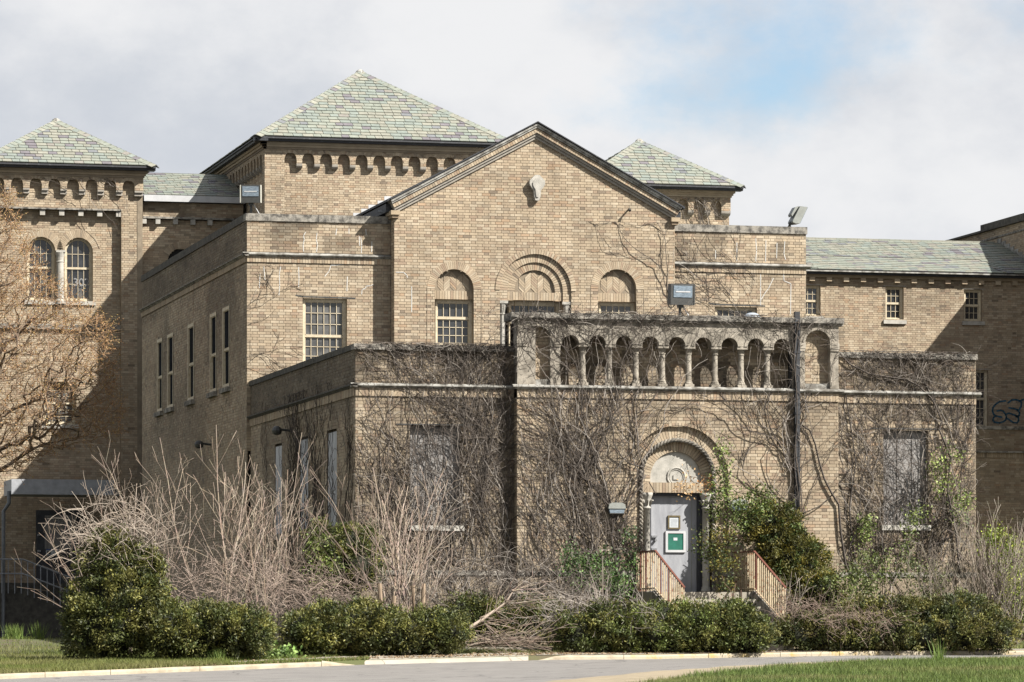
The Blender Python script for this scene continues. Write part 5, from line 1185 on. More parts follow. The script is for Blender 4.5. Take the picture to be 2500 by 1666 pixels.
def many(n, u0, u1, r0, r1, l0, l1, z0=None, **kw): return [(R.uniform(u0, u1), z0 if z0 is not None else R.uniform(.5, .9), math.pi/2+R.gauss(0, .25), R.uniform(r0, r1), R.randint(l0, l1), dict(kw)) for _ in range(n)]
def tangle(u0, u1, z0, z1, n, ln, **kw): return lambda S, T: loose(T, lambda: (lambda u, z: (u, ysurf(u, z)-.03, z))(R.uniform(u0, u1), R.uniform(z0, z1)), n, ln, **kw)
def both(*fs): return lambda S, T: [q(S, T) for q in fs]
vine('bare vine net over the left part of the entrance front', many(13, .2, 2.1, .007, .019, 42, 64, umax=3.35)+many(6, .4, 3.2, .008, .012, 30, 45, z0=3.0, umax=3.35, brp=.26), (1.2, -.05, .4), both(tangle(.1, 3.3, 1.2, 6.7, 90, .55), tangle(-.1, 1.0, 5.2, 6.3, 26, .6)))
vine('densest bare vine mass in the corner left of the centre bay', many(24, 1.7, 3.3, .007, .02, 45, 66, umax=3.40)+many(9, 2.0, 3.3, .008, .013, 30, 45, z0=3.2, umax=3.40, brp=.28), (2.7, -.05, .4), both(tangle(1.6, 3.4, 1.0, 6.75, 170, .6), tangle(2.6, 3.5, 5.6, 7.4, 90, .6, out=.9)))
vine('bare vine curtain between the corner and the wall light', many(20, 3.45, 5.6, .007, .019, 38, 60, umin=3.42)+many(8, 3.5, 5.6, .008, .012, 28, 42, z0=2.6, umin=3.42, brp=.27), (4.4, YC-.05, .4), both(tangle(3.5, 5.6, 1.0, 5.6, 80, .5)))
vine('bare vine arching up beside and over the door', [(5.25, .8, 1.1, .034, 58, dict(umin=3.5, pref=1.15, brp=.24)), (5.45, .7, 1.45, .032, 60, dict(brp=.2)), (5.6, .8, 1.5, .028, 50, dict(brp=.22)), (7.9, 1.2, 1.9, .016, 40, {}), (8.0, 3.0, 2.3, .013, 34, dict(pref=2.2))]+many(3, 5.4, 8.6, .008, .012, 26, 40, z0=3.6, brp=.24), (5.5, YC-.05, .4), tangle(5.5, 8.4, 3.6, 5.5, 60, .5))
zz_ = zstr
vine('tangle of bare vine over the left half of the stone arcade', many(5, 3.4, 6.4, .007, .012, 14, 22, z0=5.95, umin=3.35, umax=7.4, brp=.26), (4.9, YC-.05, 5.2), both(tangle(3.3, 6.9, 7.0, 7.42, 190, .6, out=.5, up=.1), tangle(3.4, 7, 5.6, 7.2, 30, .55), tangle(3.3, 4.4, 6.2, 7.4, 60, .6)))
vine('thinner tangle of bare vine over the right half of the stone arcade', many(5, 6.9, 10.3, .007, .011, 12, 20, z0=5.95, umin=6.6, umax=10.5, brp=.22), (8.6, YC-.05, 5.2), both(tangle(6.6, 10.45, 7.05, 7.42, 140, .5, out=.45, up=.1), tangle(7, 10.4, 5.5, 7.2, 40, .45), tangle(9.3, 10.4, 6.2, 7.4, 40, .4)))
um = XC(1944)
def trunk(S, T):
    for k in range(4):
        ph = R.uniform(0, 6); S.line([np.array((um+.03*math.sin(i*.5+ph)+.06*math.sin(i*.17+ph), YC-.13-.02*math.sin(i*.5+ph), .7+i*.165)) for i in range(41)], R.uniform(.012, .02), .007, tw(VT[:3]))
    pts = [(1958, 1040), (1975, 1052), (1988, 1085), (1998, 1130), (2010, 1170), (2028, 1205), (2045, 1232), (2050, 1300), (2062, 1380), (2090, 1440)]
    S.line([np.array((XC(p), YC-.06, ZC(p, q))) for p, q in pts], .016, .03, tw(VT[:2]))
    loose(T, lambda: (um+R.gauss(0, .08), YC-.1, R.uniform(1.5, 7.2)), 110, .6, up=-.2, out=.5)
vine('bare vine twined around the straight dark downspout right of the door', [(um+R.uniform(-.05, .05), R.uniform(2.4, 5), math.pi/2+R.choice((-1, 1))*R.uniform(.5, 1.3), .013, R.randint(22, 40), dict(pref=R.choice((.6, 2.4, 1.57)), umax=13.5)) for _ in range(14)], (um, YC-.08, .5), trunk)
def diag(S, T):
    pts = [(2048, 865), (2072, 890), (2120, 914), (2170, 922), (2210, 927), (2240, 943), (2270, 972), (2285, 1000), (2297, 1030), (2290, 1050), (2305, 1085), (2318, 1120), (2310, 1200), (2330, 1290), (2340, 1400)]
    S.line([np.array((X0(p), -.07, Z0(p, q))) for p, q in pts], .016, .026, tw(VT[1:3]))
    S.line([np.array((X0(p), -.05, Z0(p, q))) for p, q in [(2095, 1420), (2080, 1330), (2072, 1240), (2088, 1130), (2075, 1040), (2062, 960)]], .024, .012, tw(VT[:2]))
vine('bare vine with a diagonal rope stem on the right part of the front', many(18, 10.5, 12.6, .006, .017, 36, 58, umin=10.45)+many(9, 10.6, 13.3, .008, .012, 26, 42, z0=3.2, umin=10.45, brp=.26), (11, -.05, .4), both(diag, tangle(10.5, 13.6, 1, 6.7, 150, .5)))
vine('bare vine fringe around the right boarded window and corner', many(12, 12.2, 13.5, .006, .016, 40, 60, umin=11.5)+many(6, 11.2, 13.5, .008, .012, 26, 36, z0=4.6, umin=10.6, brp=.28), (12.9, -.05, .4), both(tangle(11.0, 13.6, 5.5, 6.75, 130, .55), tangle(13.3, 13.65, 3, 6.6, 60, .7, out=.3)))
vine('dark vine stems on the shaded flank of the entrance block', [(R.uniform(-9, -.2), .6, math.pi/2+R.gauss(0, .3), R.uniform(.012, .026), R.randint(34, 54), dict(umin=-12, umax=-.03, top=lambda u: 6.0, f=lambda u, d, z: fS.p(u, d, z), pal=VT[:2])) for _ in range(15)], (0, -4, .4))
# sparse vines on the blocks behind
vine('thin vine fanning across the right side of the gable', [(XG(1655), ZG(1655, 760), 2.2, .013, 34, dict(umin=8.2, umax=13.7, pref=2.5, f=lambda u, d, z: fG.p(u, d, z) if u < xg1 else fM.p(u, d, z), top=lambda u: 10.6, brp=.11)) for _ in range(2)]+[(XM(R.uniform(1660, 1960)), R.uniform(7.8, 9.9), R.uniform(2.2, 2.9), .007, R.randint(16, 30), dict(umin=10.5, umax=13.75, pref=2.6, f=lambda u, d, z: fM.p(u, d, z), top=lambda u: 10.6, brp=.26)) for _ in range(11)], (10.4, YG, 8), group=None)
vine('thin reddish vine strands beside the tall window on the left', [(XM(606), ZM(606, R.uniform(700, 900)), R.uniform(-.4, .7), .006, R.randint(8, 14), dict(umin=-.05, umax=1.3, pref=R.uniform(-.3, .4), f=lambda u, d, z: fM.p(u, d, z), top=lambda u: 9.4, brp=.3, dmax=.03)) for _ in range(6)], (0, YM, 6), group=None)
vine('few thin vine strands on the left tower', [(XL_(R.uniform(200, 345)), ZL(300, R.uniform(430, 560)), R.uniform(2.2, 2.9), .008, R.randint(20, 34), dict(umin=-2.5, umax=1.2, pref=2.6, f=lambda u, d, z: fL.p(u, d+.01, z), top=lambda u: 14.3, brp=.12, dmax=.03)) for _ in range(6)], (0, YL, 11), group=None)
vine('few thin vine strands under the eave of the small right tower', [(XRt(R.uniform(1650, 1780)), ptY(1700, 548, YRt)[1], R.uniform(1.2, 2.4), .010, R.randint(12, 24), dict(umin=17, umax=20.3, pref=1.9, f=lambda u, d, z: fR.p(u, d+.01, z), top=lambda u: 14.5, brp=.3, dmax=.05)) for _ in range(7)], (19, YRt, 12), group=None)

# ---- leafy masses
YEW = np.array([(.058, .07, .017), (.085, .094, .021), (.115, .116, .026), (.15, .142, .036), (.042, .054, .014)])
def leafmass(name, label, cat, blobs, n, ln=.07, wd=.026, pal=YEW, group=None, clump=.06, core=.86, per=55, lump=.24, flat=.0, base=None, wts=None):
    """blobs: ellipsoids (x, y, z, rx, ry, rz); clumps of leaf blades over their lumpy surface"""
    B = np.array(blobs, float); o = thing(name, label, cat, base if base is not None else (B[:, 0].mean(), B[:, 1].mean(), B[:, 2].min()-.2), group)
    area = B[:, 3]*B[:, 5]; nc = n//per; bi = rng.choice(len(B), nc*3, p=area/area.sum()); d = rng.normal(0, 1, (nc*3, 3)); d[:, 1] -= .25; d[:, 2] += .15; d /= np.linalg.norm(d, axis=1, keepdims=True)
    c = B[bi, :3]+d*B[bi, 3:]*(1+lump*(rng.random((nc*3, 1))*2-1.2))
    ins = np.zeros(len(c), bool)
    for k in range(len(B)):
        q = (((c-B[k, :3])/(B[k, 3:]*.93))**2).sum(1) < 1; ins |= q & (bi != k)
    sel = np.nonzero(~ins)[0][:nc]; c, d = c[sel], d[sel]; m = len(c)
    ct = pal[rng.choice(len(pal), m, p=wts)]*np.clip(rng.normal(1, .28, (m, 1)), .4, 1.7); k = rng.integers(m, size=n)
    off = rng.normal(0, clump, (n, 3)); C = c[k]+off; Dr = d[k]*.9+rng.normal(0, .65, (n, 3)); Dr[:, 2] += .15; Dr /= np.linalg.norm(Dr, axis=1, keepdims=True)
    Nm = np.cross(Dr, rng.normal(0, 1, (n, 3))); t = np.clip(ct[k]*rng.normal(1, .16, (n, 1)), .004, 1)
    leafmesh('foliage', C, Dr, Nm, rng.uniform(.7, 1.3, n)*ln, rng.uniform(.7, 1.3, n)*wd, t, o)
    if core:  # added dark solid filler that blocks light inside the foliage
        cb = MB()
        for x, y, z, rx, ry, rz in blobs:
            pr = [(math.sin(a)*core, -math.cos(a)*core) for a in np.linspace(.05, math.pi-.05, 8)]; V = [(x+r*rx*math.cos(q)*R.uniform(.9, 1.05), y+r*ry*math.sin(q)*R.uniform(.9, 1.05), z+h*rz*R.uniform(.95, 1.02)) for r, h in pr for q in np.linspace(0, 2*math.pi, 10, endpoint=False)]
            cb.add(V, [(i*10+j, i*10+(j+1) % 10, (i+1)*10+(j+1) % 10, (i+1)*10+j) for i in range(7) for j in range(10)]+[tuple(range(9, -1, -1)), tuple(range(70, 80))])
        cb.build('solid_dark_core', M['core'], o, 'stuff')
    return o
def blob(px, py, D, wpx, hpx, dep):                    # an ellipsoid from its picture centre and size at a distance
    p = ptD(px, py, D); k = D/F; return (p[0], p[1], p[2], wpx*k/2, dep/2, hpx*k/2)
def row(p0, p1, y0, y1, D0, D1, dep, n, jit=15):
    out_ = []
    for i in range(n):
        t_ = (i+.5)/n; px = p0+(p1-p0)*t_; D = D0+(D1-D0)*t_; yt = y0+R.uniform(-jit, jit); out_.append(blob(px, (yt+y1)/2, D, (p1-p0)/n*1.75, y1-yt, dep*R.uniform(.9, 1.1)))
    return out_
leafmass('yew_bush', 'tall dark conical yew bush at the left end of the hedges', 'bush', [blob(262, 1530, 76, 200, 175, 1.6), blob(300, 1480, 76, 180, 190, 1.5), blob(225, 1500, 76, 130, 160, 1.4), blob(285, 1400, 76.2, 170, 170, 1.3), blob(265, 1345, 76.3, 90, 110, .9), blob(350, 1420, 76.2, 110, 150, 1.1), blob(385, 1520, 76, 110, 130, 1.3)], 36000, base=gpt(280, 76))
leafmass('yew_hedge', 'clipped yew hedge joined to the tall yew bush on the left', 'hedge', row(370, 640, 1488, 1600, 75.6, 76, 1.3, 5), 26000, group='yew hedges along the bed')
leafmass('yew_hedge', 'long rounded yew hedge in front of the bare saplings', 'hedge', row(715, 1120, 1490, 1592, 77.6, 78.6, 1.3, 8, 20), 40000, group='yew hedges along the bed')
leafmass('yew_hedge', 'low back hedge behind the cut branches', 'hedge', row(1090, 1365, 1462, 1570, 81.2, 81.6, 1.0, 5, 16), 18000, group='yew hedges along the bed')
leafmass('yew_hedge', 'rounded yew hedge in front of the entrance steps', 'hedge', row(1375, 1862, 1494, 1592, 79.8, 80.6, 1.3, 8, 20)+[blob(1640, 1512, 80.4, 230, 70, 1.1), blob(1790, 1508, 80.6, 110, 80, 1.1)], 44000, pal=np.concatenate([YEW, [(.13, .15, .035), (.10, .13, .03)]]), group='yew hedges along the bed')
leafmass('yew_hedge', 'long low yew hedge right of the entrance steps', 'hedge', row(1908, 2455, 1508, 1586, 81.2, 82, 1.2, 9, 12)+[blob(2180, 1500, 82, 300, 80, 1.0), blob(2340, 1500, 82, 180, 90, 1.0)], 46000, pal=np.concatenate([YEW, [(.12, .105, .03)]]), group='yew hedges along the bed')
OLV = np.array([(.085, .082, .016), (.12, .108, .02), (.155, .13, .024), (.055, .058, .014), (.06, .085, .02)])
leafmass('evergreen_shrub', 'large olive green evergreen shrub right of the door railing', 'shrub', [blob(1895, 1310, 84.6, 130, 150, .9), blob(1860, 1285, 84.7, 90, 90, .7), blob(1935, 1380, 84.4, 160, 160, .9), blob(1995, 1450, 84, 110, 110, .9), blob(1930, 1450, 84.2, 150, 120, .9), blob(1875, 1390, 84.6, 90, 130, .7)], 36000, pal=OLV, base=gpt(1900, 83))
leafmass('yew_bush', 'dark green bush behind the pale saplings on the left', 'bush', [blob(800, 1370, 81.5, 110, 130, .9), blob(850, 1340, 81.7, 100, 110, .9), blob(780, 1310, 81.7, 70, 70, .6), blob(875, 1400, 81.5, 90, 110, .8), blob(905, 1360, 82, 60, 130, .6)], 14000, base=gpt(820, 81.5))
BRT = np.array([(.125, .165, .035), (.17, .21, .05), (.095, .13, .03), (.20, .235, .07), (.06, .08, .02)])
def sprig(label, blobs, n, pal=BRT, ln=.06, wd=.036, core=0, name='leafy_shrub', cat='shrub', group=None, base=None): return leafmass(name, label, cat, blobs, n, ln, wd, pal, group, .10, core, 26, .3, base=base)
sprig('bright privet leaves in front of the dark bush on the left', [blob(775, 1370, 81, 40, 110, .4), blob(800, 1400, 81, 90, 60, .5)], 1100)
sprig('ivy clump hanging at the right side of the door arch', [blob(1765, 1120, 83.9, 26, 70, .15), blob(1757, 1190, 83.8, 46, 70, .22), blob(1750, 1240, 83.8, 30, 40, .15)], 1000, name='ivy', cat='ivy', core=0)
sprig('ivy spilling over the wall light right of the door', [blob(1830, 1240, 83.7, 80, 60, .3), blob(1860, 1215, 83.8, 60, 40, .25), blob(1800, 1270, 83.7, 50, 50, .25)], 1700, pal=np.concatenate([BRT[2:3], BRT[:1], OLV[3:]]), name='ivy', cat='ivy')
sprig('ivy drooping across the right side of the door', [blob(1740, 1310, 83.3, 60, 30, .25), blob(1716, 1350, 83.2, 26, 60, .2), blob(1760, 1340, 83.3, 70, 80, .3), blob(1775, 1400, 83.2, 60, 90, .35)], 1700, pal=OLV[2:], name='ivy', cat='ivy')
sprig('ivy beside the right boarded window', [blob(2290, 1170, 86.2, 28, 90, .15), blob(2335, 1125, 86.3, 44, 36, .15), blob(2320, 1160, 86.3, 26, 60, .12), blob(2350, 1240, 86.2, 30, 90, .12), blob(2310, 1090, 86.3, 18, 26, .1)], 850, name='ivy', cat='ivy')
sprig('short ivy column climbing left of the right window', [blob(2112, 1290, 86, 20, 44, .1), blob(2105, 1320, 86, 16, 34, .1)], 420, name='ivy', cat='ivy')
sprig('slanting ivy strand crossing the right window sill', [blob(2212+i*8, 1268-i*3.5+(60-i*20 if i < 3 else 0), 85.8, 14, 26, .1) for i in range(6)], 420, name='ivy', cat='ivy')
sprig('green undergrowth below the right boarded window', [blob(2120, 1400, 84, 110, 80, .6), blob(2190, 1390, 84, 110, 60, .6), blob(2080, 1440, 83.5, 120, 80, .7), blob(2250, 1420, 84, 100, 70, .5)], 3400, pal=np.array([(.09, .115, .03), (.12, .145, .04), (.06, .075, .02), (.15, .165, .05)]), core=0)
sprig('holly like seedling clump left of the steps', [blob(1420, 1400, 83.5, 90, 70, .5), blob(1480, 1400, 83.5, 60, 90, .4), blob(1390, 1360, 83.7, 40, 50, .3), blob(1535, 1340, 83.8, 28, 110, .2), blob(1520, 1440, 83, 50, 60, .4)], 2600, pal=np.array([(.05, .10, .025), (.08, .14, .03), (.11, .18, .045), (.035, .06, .018)]), core=0)
sprig('bright yellow green shrub at the right edge', [blob(2480, 1390, 86, 70, 120, .8), blob(2440, 1340, 86.2, 90, 80, .6), blob(2500, 1470, 85, 90, 150, 1.0)], 4200, pal=np.array([(.19, .23, .03), (.25, .28, .04), (.13, .18, .03)]), core=0)
sprig('low weeds at the foot of the hedge gap', [blob(630, 1597, 76.4, 90, 18, .4), blob(700, 1599, 76.6, 60, 12, .4)], 900, pal=np.array([(.13, .22, .05), (.2, .28, .08)]), ln=.08, wd=.06)
DRY = np.array([(.42, .22, .09), (.33, .15, .06), (.5, .32, .15)])
sprig('dead russet leaves caught over the door lintel', [blob(1690, 1190, 83.95, 70, 34, .1), blob(1655, 1178, 83.95, 30, 14, .06)], 170, pal=DRY, ln=.055, wd=.04, name='dead_leaves', cat='dead leaves')

# ---- bare saplings and shrubs
def branch(S, p, d, ln, r, level, lv, droop=0.0, ang=(.45, .85), dens=1.0, pal=TW, t=None, gn=.05):
    n = max(3, int(ln/.12)); t = t or tw(pal); sd = R.random()*6
    for i in range(n):
        d = nrm(d+np.array([R.gauss(0, gn), R.gauss(0, gn), R.gauss(0, gn)+droop])); q = p+d*ln/n; k = i/n
        S.add(p, q, max(.0042, r*(1-.7*k)), max(.004, r*(1-.7*(i+1)/n)), tuple(c*(.78+.34*k+R.uniform(-.06, .06)) for c in t)); p = q
        if level < lv and .15 < k < .92 and R.random() < .42*dens:
            sd += 2.4; a = R.uniform(*ang); ax = nrm(np.cross(d, [0, 0, 1])+1e-3); bx = nrm(np.cross(d, ax)); e = nrm(d*math.cos(a)+(ax*math.cos(sd)+bx*math.sin(sd))*math.sin(a)); e[2] += .18; e = nrm(e)
            branch(S, p, e, ln*(1-k)*R.uniform(.4, .75)+.12, r*(1-.75*k)*.62, level+1, lv, droop, ang, dens, pal, t, gn)
def sapling(label, px, D, stems, ht, spread, r=.014, lv=2, dens=1.0, lean=(0, 0), pal=TW, group='bare saplings in front of the shaded flank', name='bare_sapling', jit=.25, ang=(.45, .85), droop=.0, gn=.05):
    b0 = np.array(gpt(px, D, -.02)); o = thing(name, label, 'sapling' if 'sapling' in name else 'shrub', tuple(b0), group); S = Segs()
    for i in range(stems):
        a = R.uniform(0, 2*math.pi); s_ = spread*math.sqrt(R.random()); d = nrm(np.array([math.cos(a)*s_+lean[0], math.sin(a)*s_*.7+lean[1], 1.0]))
        branch(S, b0+np.array([R.gauss(0, jit*.3), R.gauss(0, jit*.3), 0]), d, ht*R.uniform(.72, 1.05), r*R.uniform(.55, 1.3), 0, lv, droop, ang, dens, pal, None, gn)
    S.build('branches', o, 3); return o
K = [('bare sapling behind the tall yew bush', 330, 80.5, 3, 2.9, .45), ('bare sapling with arching twigs between yew bush and canopy', 250, 80, 3, 2.5, .6), ('tall straight sapling nearest the dark passage', 425, 81, 3, 3.6, .32), ('forked pale sapling rising above the left hedge', 545, 78.6, 3, 3.7, .42), ('tallest cluster of straight whips in the thicket', 520, 80.5, 3, 4.0, .3), ('bare sapling at the middle of the thicket', 600, 81, 3, 3.6, .4), ('slender whips right of the thicket centre', 655, 80.5, 3, 3.6, .28), ('bare sapling in front of the first flank window', 700, 81, 3, 3.3, .34), ('small bare sapling in the hedge gap', 665, 78.2, 2, 2.4, .35)]
for lb, px, D, n, h, s_ in K: sapling(lb, px, D, n, h*1.22, s_*.8, .017, 2, .85, gn=.028)
K = [('leaning pale sapling left of the vine corner', 1000, 79.3, 3, 3.6, .16, (-.32, 0)), ('upright pale sapling in front of the boarded window', 948, 79.2, 4, 3.7, .3, (0, 0)), ('twin stemmed pale sapling right of the boarded window', 970, 79.1, 3, 3.3, .2, (.2, 0)), ('wide armed pale sapling over the long hedge', 965, 78.9, 4, 2.2, .9, (.1, 0))]
for lb, px, D, n, h, s_, le in K: sapling(lb, px, D, n, h*1.1, s_, .023, 2, .9, le, group='pale saplings by the left boarded window')
VG = [(.20, .165, .125), (.26, .21, .16), (.31, .26, .21)]
sapling('dense fine twigged bare bush at the right corner', 2400, 84, 26, 2.9, .75, .011, 3, .75, pal=VG, name='bare_bush', group=None, jit=.5, ang=(.25, .6), gn=.06)
sapling('second bare bush at the right edge of the picture', 2480, 84.5, 18, 2.8, .6, .011, 3, .75, pal=VG, name='bare_bush', group=None, jit=.4, ang=(.25, .6), gn=.06)
sapling('loose bare bush under the right boarded window', 2270, 83, 14, 2.0, .7, .011, 3, .7, pal=VG, name='bare_bush', group=None, jit=.4, ang=(.3, .7), gn=.07)
sapling('dead little conifer left of the wall light', 1463, 82.6, 2, 2.2, .05, .03, 3, 1.6, pal=VG, name='dead_conifer', group=None, jit=.1, ang=(1.0, 1.4), gn=.03)
sapling('reddish bramble at the foot of the steps', 1800, 81.4, 9, 1.3, .6, .010, 2, .8, pal=[(.26, .14, .09), (.3, .18, .12)], name='bramble', group=None)
sapling('thin shrub between railing and evergreen', 1905, 82, 8, 1.6, .4, .010, 2, .8, pal=VG, name='bare_bush', group=None)
def thicket(label, boxes, n, ln, pal, r=.006, up=.3, name='bramble_thicket', cat='bramble', grav=-.08):
    o = thing(name, label, cat, boxes[0][:3]); S = Segs()
    def P():
        c = R.choice(boxes); return (c[0]+R.uniform(-1, 1)*c[3], c[1]+R.uniform(-1, 1)*c[4], c[2]+R.uniform(-1, 1)*c[5])
    loose(S, P, n, ln, up=up, out=.8, pal=pal, r=r, grav=grav); S.build('canes', o, 3); return o
PK = [(.36, .27, .215), (.30, .225, .18), (.42, .33, .27)]
thicket('pinkish grey bramble thicket filling the bed behind the left hedge', [blob(480, 1430, 79, 230, 120, 1.6), blob(600, 1430, 79, 220, 120, 1.6), blob(720, 1450, 79.3, 220, 90, 1.4), blob(830, 1450, 79.3, 180, 70, 1.2)], 800, .8, PK, .0062)
thicket('curling bare creeper sprawling over the tall yew bush', [blob(290, 1290, 76.2, 190, 130, 1.0), blob(230, 1330, 76, 130, 110, .8), blob(330, 1330, 76.2, 110, 150, .8)], 300, 1.0, [(.44, .37, .30), (.36, .29, .23)], .008, up=.5, name='creeper', cat='creeper')
thicket('grey dry bramble heap on the hedge left of the steps', [blob(1430, 1480, 80, 150, 50, .7), blob(1510, 1500, 80, 150, 50, .7), blob(1370, 1510, 80.2, 90, 60, .6)], 420, .8, [(.34, .29, .25), (.42, .37, .32)], .007, up=.2)
thicket('brown dry stalks on the hedge right of the railing', [blob(1960, 1490, 81, 130, 40, .6), blob(2100, 1520, 81, 200, 50, .6)], 420, .55, [(.27, .19, .15), (.32, .24, .19)], .005, up=.5)
thicket('dry twiggy undergrowth below the dense vine corner', [blob(1130, 1420, 82.3, 220, 120, .8), blob(1230, 1440, 82.4, 140, 100, .7), blob(1010, 1450, 81, 160, 70, .8)], 520, .9, VT[1:], .007, up=.4)
thicket('dry vine litter against the plinth left of the steps', [blob(1320, 1420, 83.3, 130, 130, .5), blob(1400, 1450, 83, 120, 90, .5)], 260, .7, VT[1:], .006, up=.5)
# cut branches
o = thing('cut_branches', 'pile of cut pale branches lying at the end of the long hedge', 'branches', gpt(1180, 79.5)); S = Segs()
pth = [ptD(p, q, D) for p, q, D in ((1108, 1560, 78.9), (1135, 1540, 79), (1175, 1515, 79.2), (1210, 1490, 79.4), (1235, 1472, 79.5), (1252, 1445, 79.6))]; S.line(pth, .045, .012, TW[3])
for i in range(46):
    k = R.randint(1, 5); p = np.array(pth[k])+rng.normal(0, .03, 3); branch(S, p, nrm(np.array([R.uniform(.1, 1), R.gauss(0, .4), R.uniform(-.5, .6)])), R.uniform(.4, 1.1), R.uniform(.006, .014), 1, 2, -.02, pal=TW)
for i in range(60):
    p = np.array(ptD(R.uniform(1090, 1250), R.uniform(1555, 1578), 79.3)); branch(S, p, nrm(np.array([R.choice((-1, 1, 1))*1.0, R.gauss(0, .5), R.uniform(-.05, .25)])), R.uniform(.5, 1.4), R.uniform(.006, .013), 1, 2, -.01, pal=TW)
S.build('branches', o, 4)
# stumps
for i, (px, D, h) in enumerate(((930, 78.6, .5), (1008, 78.7, .45), (1030, 78.8, .5), (955, 78.5, .35))):
    b0 = gpt(px, D); m = MB(); zt_ = ptD(px, [1425, 1430, 1425, 1455][i], D)[2]; m.tube([b0, (b0[0]+.02, b0[1], (b0[2]+zt_)/2), (b0[0]+.03*(i-1), b0[1], zt_)], [.05, .04, .045], 8, t=(.34, .25, .17))
    tag(m.build('sawn_stump', M['twig']), ['sawn pale stem standing at the left of the hedge row of stems', 'sawn stem second from the right in the hedge', 'sawn stem with knobbly head at the right end of the row', 'short sawn stem between the saplings in the hedge'][i], 'stump', 'sawn stems in the long hedge')

# ---- the budding tree at the left edge
TR = thing('budding_tree', 'budding orange brown tree spreading in from the left edge', 'tree', gpt(-130, 101)); DT = 101.0
ENV = [(-260, 470), (20, 475), (45, 545), (75, 625), (120, 690), (205, 745), (265, 790), (280, 880), (275, 960), (300, 1030), (285, 1060), (205, 1085), (120, 1110), (40, 1150), (-260, 1160)]
def inside(x, y):
    c = False; n = len(ENV)
    for i in range(n):
        (x0, y0), (x1, y1) = ENV[i], ENV[(i+1) % n]
        if (y0 > y) != (y1 > y) and x < (x1-x0)*(y-y0)/(y1-y0)+x0: c = not c
    return c
pts = []
while len(pts) < 2900:
    x, y = R.uniform(-260, 300), R.uniform(470, 1160)
    if inside(x, y) and (x > -60 or R.random() < .35): pts.append(ptD(x, y, DT+R.gauss(0, 1.0)))
trk = [np.array(gpt(-130, DT))]+[ptD(-130+6*math.sin(i), 1540-i*45, DT+.1*math.cos(i)) for i in range(1, 13)]
lim = []
for a in ([(-125, 1200), (-60, 1170), (0, 1150), (50, 1115), (95, 1090), (150, 1075), (210, 1062)], [(-128, 1120), (-70, 1060), (0, 1015), (70, 985), (150, 960), (210, 950)], [(-130, 1060), (-80, 960), (-20, 880), (60, 800), (130, 740)], [(-130, 1020), (-110, 900), (-60, 780), (-10, 650), (40, 540)], [(-130, 1010), (-140, 850), (-120, 700), (-90, 560)]):
    for i in range(len(a)-1):
        for k in range(3): t_ = (k+1)/3; lim.append(ptD(a[i][0]+(a[i+1][0]-a[i][0])*t_, a[i][1]+(a[i+1][1]-a[i][1])*t_, DT+.25*math.sin(i*2+a[1][1])))
nodes = []; par = []; pl = []
for i, p in enumerate(trk): nodes.append(p); par.append(i-1); pl.append(0 if i == 0 else pl[-1]+np.linalg.norm(p-trk[i-1]))
N_ = np.zeros((len(trk)+len(lim)+len(pts), 3)); N_[:len(trk)] = trk; PLn = np.zeros(len(N_)); PLn[:len(trk)] = pl; cnt = len(trk)
rt = trk[-5]; pts.sort(key=lambda p: np.linalg.norm(p-rt))
for p in lim+pts:
    dist = np.linalg.norm(N_[:cnt]-p, axis=1); j = int(np.argmin(dist+.22*PLn[:cnt])); N_[cnt] = p; PLn[cnt] = PLn[j]+dist[j]; par.append(j); cnt += 1
wt = np.ones(cnt)
for i in range(cnt-1, 0, -1):
    if par[i] >= 0: wt[par[i]] += wt[i]
rad = np.minimum(.2, min(.0045, .0045)*wt**.43); S = Segs(); S2 = Segs(); bud = []
BK = [(.13, .095, .065), (.17, .12, .085), (.22, .155, .10)]; BR_ = [(.30, .195, .115), (.36, .25, .16), (.25, .16, .10)]
for i in range(1, cnt):
    a, q = N_[par[i]], N_[i]; big = wt[i] > 14; L_ = np.linalg.norm(q-a)
    mid = (a+q)/2+rng.normal(0, .06, 3)*L_; t = tw(BK if big else BR_); r1 = rad[i]; r0 = min(rad[par[i]], r1*1.7)
    (S if big else S2).line([a, mid, q], r0, r1, t)
    if wt[i] < 5:
        d = nrm(q-a)
        for _ in range(3 if wt[i] < 2 else 2):
            e = nrm(d+rng.normal(0, .55, 3)+np.array([.25, 0, .12])); l2 = R.uniform(.2, .5); k1 = q+e*l2*.5; k2 = k1+nrm(e+rng.normal(0, .25, 3))*l2*.5; S2.line([q, k1, k2], .0045, .003, t)
            for s_ in np.linspace(.1, 1, 6): bud.append((q+(k1-q)*s_*2 if s_ < .5 else k1+(k2-k1)*(s_*2-1)))
        for s_ in (.3, .6, .9): bud.append(a+(q-a)*s_)
S.build('limbs', TR, 6); S2.build('twigs', TR, 3)
C = np.array(bud); n = len(C); C = C+rng.normal(0, .008, (n, 3)); Dr = rng.normal(0, 1, (n, 3)); Dr[:, 2] += .6; Dr /= np.linalg.norm(Dr, axis=1, keepdims=True)
BP = np.array([(.36, .19, .075), (.46, .27, .11), (.30, .155, .06), (.38, .27, .09)])
leafmesh('buds', C, Dr, np.cross(Dr, rng.normal(0, 1, (n, 3))), rng.uniform(.03, .055, n), rng.uniform(.016, .027, n), BP[rng.integers(4, size=n)]*rng.normal(1, .12, (n, 1)), TR)

